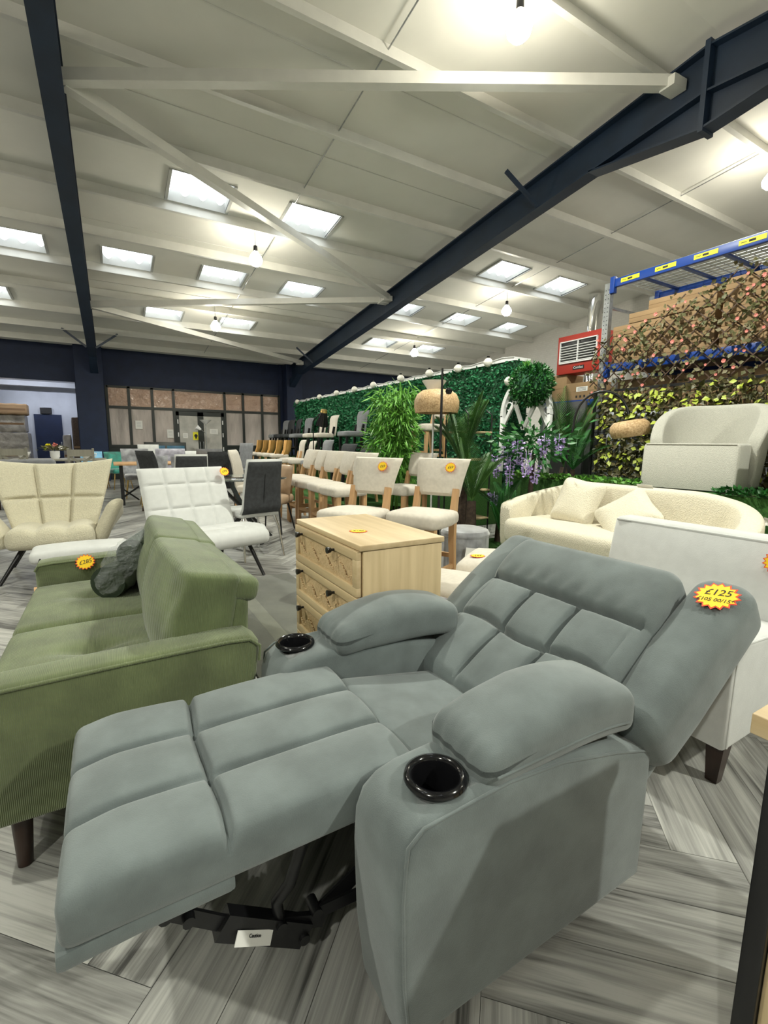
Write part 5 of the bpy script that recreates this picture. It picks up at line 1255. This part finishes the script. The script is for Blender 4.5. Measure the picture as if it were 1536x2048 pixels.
lay = ['bottom', 'second', 'third', 'fourth', 'fifth', 'top']
for col, (y0, y1) in enumerate(((2.78, 3.98), (1.46, 2.72))):
    for k in range(6):
        if col == 0 and k == 5: carton('short flat cardboard box, topmost of the left stack on the rack shelf', (XRK + 0.42, 3.2, 2.20 + 0.122 * 5), (0.7, 0.75, 0.115)); continue
        sh = 0.10 if (col == 0 and k == 4) else 0
        carton('long flat cardboard box, %s layer of the %s stack behind the rose trellis' % (lay[k], ['left', 'right'][col]), (XRK + 0.40 + rnd.uniform(0, 0.02), (y0 + y1) / 2 - sh + rnd.uniform(-0.02, 0.02), 2.20 + 0.122 * k), (0.78, y1 - y0 - 2 * sh, 0.118), rnd.uniform(-0.01, 0.01))
for k, (y, w_) in enumerate(((3.62, 0.7), (2.85, 0.72), (2.05, 0.74))):
    carton('cardboard box in the dark under the rack beam, %s' % ['left one', 'middle one', 'right one'][k], (XRK + 0.55, y, 1.62), (0.75, w_, 0.40))
B_ = struct(B().box((XRK + 0.5, 2.7, 0.80), (0.9, 2.6, 1.60)).build('trim_rack_screen', 'plaster'))
# red warm-air heater, flue and boxes at the side of the rack
ht = thing('heater', 'red wall heater with white louvre grille and name plate above the topiary ball', 'heater', (6.45, 4.92, 2.27))
b = B(); b.box((0, 0, 0.29), (0.30, 0.78, 0.58), 0.006); b.build('casing', 'red', ht)
B().box((-0.152, 0, 0.33), (0.004, 0.66, 0.34)).build('dark_recess', 'black_plastic', ht)
b = B()
for k in range(7): b.box((-0.165, 0, 0.185 + k * 0.038), (0.020, 0.64, 0.010), rot=(0, 0.5, 0))
for y in (-0.325, 0, 0.325): b.box((-0.165, y, 0.325), (0.026, 0.016, 0.32))
for z in (0.165, 0.487): b.box((-0.165, 0, z), (0.026, 0.66, 0.016))
b.build('louvre_grille', 'white_pl', ht)
np_ = B().box((-0.153, -0.02, 0.075), (0.006, 0.20, 0.055), 0.002).build('name_plate', 'ink', ht)
text_mesh('Combat', 0.052, 'white_pl', np_, Matrix.Translation((-0.158, -0.02, 0.077)) @ Matrix(((0, 0, -1, 0), (-1, 0, 0, 0), (0, 1, 0, 0), (0, 0, 0, 1))), 'lettering')
b = B(); b.box((0, 0.30, -0.06), (0.06, 0.06, 0.12)); b.box((0, -0.30, -0.06), (0.06, 0.06, 0.12)); b.build('bracket', 'steel', ht)
fl_ = B().tube([(10.1, 7.5, 0.0), (10.1, 7.5, roof(7.7) - 0.03)], 0.15, 24).build('flue_pipe', 'chrome'); tag(fl_, 'shiny metal flue pipe standing behind the red heater near the white brick wall', 'pipe')
sr = thing('side_rack', 'blue beam rack bay holding cartons under the red heater', 'pallet rack', (6.35, 4.85, 0))
for x in (-0.1, 0.6): B().box((x, 0, 1.80), (0.05, 1.3, 0.09), 0.003).build('beam', 'blue', sr)
for y in (-0.62, 0.62): B().box((-0.1, y, 1.05), (0.07, 0.07, 2.1)).build('upright', 'steel', sr)
B().box((0.25, 0, 1.835), (0.6, 1.2, 0.02)).build('shelf_deck', 'card_d', sr)
carton('brown carton with white shipping label under the red heater', (6.5, 4.84, 1.85), (0.40, 0.56, 0.265), print_=True)
carton('tall brown carton left of the labelled carton under the heater', (6.55, 5.28, 1.85), (0.40, 0.28, 0.42))
carton('small carton below the blue beam beside the areca palm', (6.35, 4.55, 1.50), (0.3, 0.4, 0.22))
B().box((6.35, 4.55, 0.75), (0.4, 0.5, 1.5)).build('trim_slat_cabinet', 'slat')['kind'] = 'structure'
struct(B().box((5.52, 4.40, 1.25), (0.04, 0.55, 1.0)).build('trim_slat_screen', 'slat'))

# rose trellis: expanding willow lattice with leaves and coral roses
tr = thing('rose_trellis', 'expanding willow trellis with coral artificial roses hung across the racking', 'trellis', (5.66, 3.1, 1.72))
b = B(); nodes = []
for k in range(-14, 22):
    for sg in (-1, 1):
        # lath z = sg*(y - k*0.19), clipped to the fan shape
        seg = []
        for q in range(61):
            y = -1.35 + 2.45 * q / 60; z = sg * (y - k * 0.19) * 0.95
            zt = 0.72 + 0.50 * min(1, (1.1 - y) / 1.6)
            if 0.02 < z < zt + 0.06 * math.sin(k * 2.3): seg.append((0.008 * sg, y, z))
        if len(seg) > 3: b.bar(seg[0], seg[-1], 0.012, 0.008, (1, 0, 0)); nodes += seg
b.build('willow_laths', 'willow', tr)
lf = B()
for i in range(900):
    p = Vector(rnd.choice(nodes)) 
    if rnd.random() > 0.35 + 0.65 * min(1, p.z / 0.4): continue
    p = p + Vector((-0.02, rnd.gauss(0, 0.03), rnd.gauss(0, 0.03))); lf.leaf(p, Vector((-rnd.random() * 0.7, rnd.uniform(-1, 1), rnd.uniform(-1, 0.6))), rv() + Vector((-1, 0, 0)), rnd.uniform(0.045, 0.075), 0.048)
lf.build('leaves', 'leaf_olive', tr)
rose = None
for i in range(66):
    p = Vector(rnd.choice(nodes)) + Vector((-0.045, rnd.gauss(0, 0.02), rnd.gauss(0, 0.02)))
    if rose is None:
        b = B()
        for k in range(11):
            a = k * 2.4; d = Vector((-0.8 + 0.06 * k, math.cos(a), math.sin(a))); b.leaf(Vector((0, 0, 0)), d, Vector((1, 0.1, 0)), 0.026, 0.030, 0.3)
        rose = b.build('rose', 'pink', tr); rose.location = p
    else:
        c = rose.copy(); COL.objects.link(c); c.parent = tr; c.location = p; c.rotation_euler = (rnd.uniform(0, 6), 0, 0); s_ = rnd.uniform(0.6, 1.0); c.scale = (s_, s_, s_)

# ivy mesh screen
iv = thing('ivy_screen', 'black wire screen covered in brown and lime ivy leaves behind the plinth', 'screen', (5.52, 2.75, 0.78))
b = B()
for k in range(13): b.tube([(0, -1.5 + 0.0, 0.02 + k * 0.088), (0, 1.24, 0.02 + k * 0.088)], 0.004, 5)
for k in range(32): b.tube([(0, -1.5 + k * 0.088, 0.02), (0, -1.5 + k * 0.088, 1.06)], 0.004, 5)
for y in (-1.5, 1.25): b.box((0, y, 0.53), (0.03, 0.03, 1.08))
b.box((0, -0.12, 1.065), (0.03, 2.78, 0.03)); b.build('wire_mesh', 'black_metal', iv)
lf = B()
for i in range(2300):
    y = rnd.uniform(-1.5, 1.12); lf.leaf(Vector((-0.02 - rnd.uniform(0, 0.05), y, rnd.uniform(0.0, 1.06))), Vector((-rnd.uniform(0.1, 0.6), rnd.uniform(-1, 1), rnd.uniform(-1, 0.6))), rv(0.7) + Vector((-1, 0, 0)), rnd.uniform(0.06, 0.10), rnd.uniform(0.045, 0.07))
lf.build('dark_leaves', 'leaf_ivy', iv); lf = B()
for i in range(330):
    y = rnd.uniform(-1.5, 1.10); lf.leaf(Vector((-0.075 - rnd.uniform(0, 0.02), y, rnd.uniform(0.05, 1.05) ** 0.8)), Vector((-rnd.uniform(0.1, 0.5), rnd.uniform(-1, 1), rnd.uniform(-1, 0.3))), rv(0.6) + Vector((-1, 0, 0.6)), rnd.uniform(0.06, 0.09), rnd.uniform(0.045, 0.065))
lf.build('lime_leaves', 'leaf_lime', iv)
ye = thing('mustard_chair_edge', 'mustard fabric chair edge peeking in beyond the white slipper chair', 'chair', (3.98, 1.05, 0))
ye.name = 'mustard_pouffe'; ye['category'] = 'pouffe'; ye['label'] = 'mustard yellow pouffe cut off by the right edge beside the plinth'
B().soft((0.36, 0.36, 0.42), 0.08, (16, 16, 12), None, (0, 0, 0.30)).build('cushion', 'yellow', ye); B().box((0, 0, 0.05), (0.28, 0.28, 0.10), 0.01).build('base', 'walnut', ye)

# ============================================================ FAR LEFT DINING SETS
dt = thing('dining_table', 'long oak dining table on black metal legs in front of the glazed screen', 'table', (0.90, 9.9, 0))
B().box((0, 0, 0.735), (1.75, 0.95, 0.032), 0.004).build('tabletop', 'oak_leg', dt)
for sx in (-0.76, 0.76):
    for sy in (-0.38, 0.38): B().bar((sx, sy, 0.72), (sx * 1.0, sy, 0.0), 0.05, 0.05).build('leg', 'black_metal', dt)
b = B(); b.bar((-0.74, 0, 0.12), (-0.2, 0, 0.5), 0.03, 0.03); b.bar((0.74, 0, 0.12), (0.2, 0, 0.5), 0.03, 0.03); b.bar((-0.76, -0.38, 0.3), (-0.5, -0.1, 0.06), 0.02, 0.02); b.build('brace', 'black_metal', dt)
def wing_din(label, loc, rz, m, legm='gold', h=0.92, **k): return tub_chair('velvet_chair', label, loc, rz, m, legm, h, 0.25, k.get('group'), 'dining chair', 0.12)
wing_din('teal velvet dining chair with brass legs left of the oak table', (0.14, 12.9, 0), R(20), 'teal', h=0.88)
wing_din('pale blue velvet dining chair left of the teal chair', (-0.35, 13.2, 0), R(25), 'skyblue', h=0.88)
wing_din('silver grey crushed velvet chair on brass legs at the near side of the oak table', (0.62, 9.35, 0), R(180), 'velvet', h=0.90)
wing_din('second grey velvet chair right of the crushed velvet chair at the oak table', (1.18, 9.45, 0), R(180), 'velvet', h=0.88)
wing_din('grey wing backed velvet chair at the far left end of the oak table', (0.42, 10.75, 0), R(0), 'velvet', h=0.99)
parsons('dining_chair', 'black tilted dining chair back in front of the grey velvet chairs', (0.72, 8.55, 0), R(120), 'dark_fab', h=1.0)
parsons('dining_chair', 'lilac grey buttoned dining chair behind the oak table', (1.12, 10.9, 0), R(0), 'velvet_lilac', h=0.99, w=0.30, tuft=True)
parsons('dining_chair', 'white buttoned dining chair with price tag in front of the teal cabinet', (0.82, 12.9, 0), R(0), 'white_fab', h=1.06, tuft=True)
parsons('dining_chair', 'grey vertically stitched dining chair in front of the glazed doors', (1.78, 10.6, 0), R(180), 'grey_fab', h=1.0, w=0.26)
parsons('dining_chair', 'grey armchair beyond the linen chair near the door', (2.75, 12.0, 0), R(-60), 'grey_fab', h=1.12)
parsons('dining_chair', 'light cushioned chair between the oak table and the glazed doors', (1.62, 11.8, 0), R(0), 'white_fab', h=0.92)
cb_ = thing('sideboard', 'low teal blue cabinet with dark frame standing before the glazed screen', 'cabinet', (1.42, 15.5, 0))
B().box((0, 0, 0.62), (1.12, 0.42, 0.98), 0.01).build('carcass', 'dkframe', cb_)
for x in (-0.27, 0.27): B().box((x, -0.215, 0.80), (0.48, 0.02, 0.42), 0.004).build('door', 'cyl_blue', cb_); B().box((x, -0.215, 0.37), (0.48, 0.02, 0.38), 0.004).build('door', 'cyl_blue', cb_)
for x in (-0.5, 0.5):
    for y in (-0.16, 0.16): B().lathe([(0.025, 0), (0.03, 0.14)], (x, y, 0), 12).build('foot', 'walnut', cb_)
wl = thing('floor_lamp', 'white mother and child floor lamp standing before the glazed doors', 'floor lamp', (2.50, 14.9, 0))
B().lathe([(0.001, 0), (0.14, 0), (0.14, 0.02), (0.02, 0.03)], n=20, cap=False).build('base', 'white_pl', wl)
B().tube([(0, 0, 0.02), (0, 0, 1.66)], 0.013, 8).build('pole', 'steel', wl)
B().lathe([(0.04, 1.66), (0.17, 1.78), (0.165, 1.78), (0.035, 1.665)], n=24, cap=False).build('lamp_shade', 'white_pl', wl)
B().tube([(0, 0, 1.38), (-0.16, -0.05, 1.50)], 0.008, 6).build('side_arm', 'steel', wl)
B().lathe([(0.03, 0.0), (0.075, 0.14), (0.07, 0.14), (0.02, 0.0)], n=16, cap=False, M4=Matrix.Translation((-0.15, -0.05, 1.49)) @ Matrix.Rotation(-1.0, 4, 'Y')).build('side_shade', 'white_pl', wl)

# grey painted dining set, far left
def cross_chair(label, loc, rz):
    t = thing('cross_back_chair', label, 'dining chair', loc, rz, 'grey painted cross back chairs')
    for sx in (-0.20, 0.20):
        B().tube([(sx, 0.20, 0), (sx, 0.19, 0.45), (sx, 0.25, 1.0)], 0.026, 4, PI / 4, sm=False).build('leg', 'greywood', t); B().bar((sx, -0.19, 0), (sx, -0.19, 0.44), 0.042, 0.042).build('leg', 'greywood', t)
    B().box((0, 0, 0.455), (0.44, 0.43, 0.035), 0.008).build('seat', 'linen', t)
    B().bar((-0.2, 0.24, 0.91), (0.2, 0.24, 0.91), 0.13, 0.025, (0, 1, 0)).build('top_rail', 'greywood', t)
    b = B(); b.bar((-0.19, 0.205, 0.56), (0.19, 0.23, 0.85), 0.045, 0.018, (0, 1, 0)); b.bar((0.19, 0.2, 0.56), (-0.19, 0.225, 0.85), 0.045, 0.018, (0, 1, 0)); b.build('cross_back', 'greywood', t)
    return t
x0 = cross_chair('grey painted cross back chair behind the cream wing chair, left of the pair', (-1.62, 11.6, 0), R(180))
dup(x0, (-0.50, 10.9, 0), R(180), 'grey painted cross back chair next to the navy column, right of the pair')
g2 = thing('dining_table', 'grey painted dining table laid with white crockery at the far left', 'table', (-0.95, 12.2, 0))
B().box((0, 0, 0.735), (1.7, 0.9, 0.035), 0.005).build('tabletop', 'greywood', g2)
for sx in (-0.75, 0.75):
    for sy in (-0.36, 0.36): B().bar((sx, sy, 0), (sx, sy, 0.72), 0.07, 0.07).build('leg', 'greywood', g2)
for lab, p in (('white teacup on the grey dining table, right of the flowers', (-0.45, 11.95, 0.753)), ('white bowl on the grey dining table behind the left cross back chair', (-1.55, 12.0, 0.753))):
    t = thing('teacup' if 'cup' in lab else 'bowl', lab, 'tableware', p)
    B().lathe([(0.04, 0), (0.06, 0.01), (0.12, 0.13), (0.125, 0.15), (0.115, 0.15), (0.05, 0.02), (0.001, 0.02)], n=24, cap=False).build('vessel', 'white_pl', t)
    if 'cup' in lab: B().tube([(0.115, 0, 0.12), (0.17, 0, 0.12), (0.16, 0, 0.06), (0.09, 0, 0.05)], 0.011, 8).build('handle', 'white_pl', t)
vs = thing('flower_vase', 'pale vase of mixed pink and yellow flowers on the grey dining table', 'vase of flowers', (-1.02, 12.0, 0.753))
B().lathe([(0.06, 0), (0.085, 0.05), (0.09, 0.17), (0.08, 0.17), (0.075, 0.05), (0.001, 0.02)], n=20, cap=False).build('vase', 'white_pl', vs)
b = B()
for i in range(120):
    d = Vector((rnd.gauss(0, 1), rnd.gauss(0, 0.6), rnd.uniform(0.1, 0.9))); b.leaf(Vector((0, 0, 0.17)) + d * 0.08, d, rv(), 0.09, 0.035)
b.build('foliage', 'leaf_olive', vs)
for k, (x, z, m) in enumerate(((0.02, 0.30, 'pink'), (-0.10, 0.30, 'label_y'), (0.12, 0.24, 'white_petal'), (-0.16, 0.24, 'leaf_lime'))):
    b = B()
    for q in range(16):
        d = rv(); b.leaf(Vector((x, -0.05, z)), d, rv(), 0.055, 0.05)
    b.build('bloom', m, vs)
so = thing('grey_sofa', 'charcoal fabric sofa seen from behind the cream wing chair', 'sofa', (-1.25, 10.0, 0))
B().box((0, 0.05, 0.28), (0.95, 0.75, 0.30), 0.05, seg=4).build('base', 'grey_fab', so); B().box((0, -0.28, 0.58), (0.85, 0.18, 0.50), 0.06, seg=4).build('backrest', 'grey_fab', so)
for sx in (-0.4, 0.4):
    for sy in (-0.25, 0.3): B().lathe([(0.02, 0), (0.028, 0.135)], (sx, sy, 0), 10).build('foot', 'walnut', so)
ga = thing('grey_armchair', 'dark grey armchair at the left edge behind the cream wing chair', 'armchair', (-1.45, 6.1, 0), R(-20))
V, F = shell([(0.22, 0.35), (0.28, 0.6), (0.34, 0.86)], lambda t_, u: 0.32, 0.12, nu=14, nv=10); B().add(V, F).build('backrest', 'grey_fab', ga)
B().soft((0.62, 0.6, 0.16), 0.05, (12, 12, 5), None, (0, -0.05, 0.40)).build('seat', 'grey_fab', ga)
for sx in (-0.25, 0.25):
    B().taper((sx, -0.28, 0.34), (sx, -0.3, 0), 0.055, 0.035).build('leg', 'walnut', ga); B().taper((sx, 0.22, 0.34), (sx, 0.28, 0), 0.055, 0.035).build('leg', 'walnut', ga)

# notices on the glass and loads in the side room
for lab, x, z, w_, h_, m in (('white notice on the second window pane', 0.78, 1.62, 0.19, 0.25, 'paper'), ('white notice low on the third window pane', 1.63, 1.37, 0.18, 0.26, 'paper'), ('small white notice on the left glass door', 2.06, 1.32, 0.14, 0.16, 'paper'), ('yellow notice with dark symbol on the left glass door', 2.37, 1.31, 0.17, 0.25, 'label_y'), ('white notice on the right glass door', 2.92, 1.46, 0.25, 0.17, 'paper')):
    t = thing('notice', lab, 'notice', (x, 15.955, z), 0, 'notices on the glazed screen'); B().box((0, 0, 0), (w_, 0.006, h_)).build('sheet', m, t)
    b = B()
    if m == 'label_y': b.lathe([(0.001, 0), (0.05, 0), (0.05, 0.003), (0.001, 0.003)], n=20, cap=False, M4=Matrix.Translation((0, -0.004, 0.01)) @ Matrix.Rotation(PI / 2, 4, 'X')); b.box((0, -0.005, -0.05), (0.05, 0.003, 0.06))
    else:
        for k in range(4): b.box((0, -0.004, h_ * (0.28 - 0.17 * k)), (w_ * 0.6, 0.002, 0.008))
    b.build('print', 'ink' if m == 'label_y' else 'steel', t)
for lab, p, s_, m in (('lower plastic wrapped load stacked in the side room', (-2.75, 18.3, 0), (1.2, 1.0, 1.35), 'wrap'), ('upper plastic wrapped load on the stack in the side room', (-2.65, 18.3, 1.352), (0.9, 0.9, 0.52), 'wrap'), ('brown carton on top of the wrapped stack in the side room', (-2.55, 18.2, 1.874), (0.85, 0.8, 0.33), 'card'), ('dark carton tower beside the navy column in the side room', (-0.86, 18.0, 0), (0.32, 0.6, 1.85), 'bark'), ('stack of folded packaging leaning by the navy column', (-1.18, 18.1, 0), (0.22, 0.5, 1.3), 'wrap')):
    t = thing('wrapped_load' if m == 'wrap' else 'cardboard_box', lab, 'load' if m == 'wrap' else 'box', p, 0.05)
    B().soft(s_, 0.04, (14, 12, 12), lambda P: P + 0.008 * np.sin(P[:, [1, 2, 0]] * 17), (0, 0, s_[2] / 2 + 0.004)).build('load' if m == 'wrap' else 'carton', m, t)
    B().box((0, -s_[1] / 2 - 0.004, s_[2] / 2), (s_[0] * 0.9, 0.004, 0.06)).build('strap', 'card_d', t)
mb = thing('wall_monitor', 'black screen mounted above the dark door in the side room', 'monitor', (-2.02, 21.9, 2.22))
B().box((0, 0.03, 0), (0.36, 0.06, 0.24), 0.008).build('housing', 'black_plastic', mb); B().box((0, -0.002, 0), (0.32, 0.004, 0.20)).build('screen', 'black_metal', mb); B().box((0, 0.07, 0), (0.08, 0.06, 0.08)).build('bracket', 'black_metal', mb)
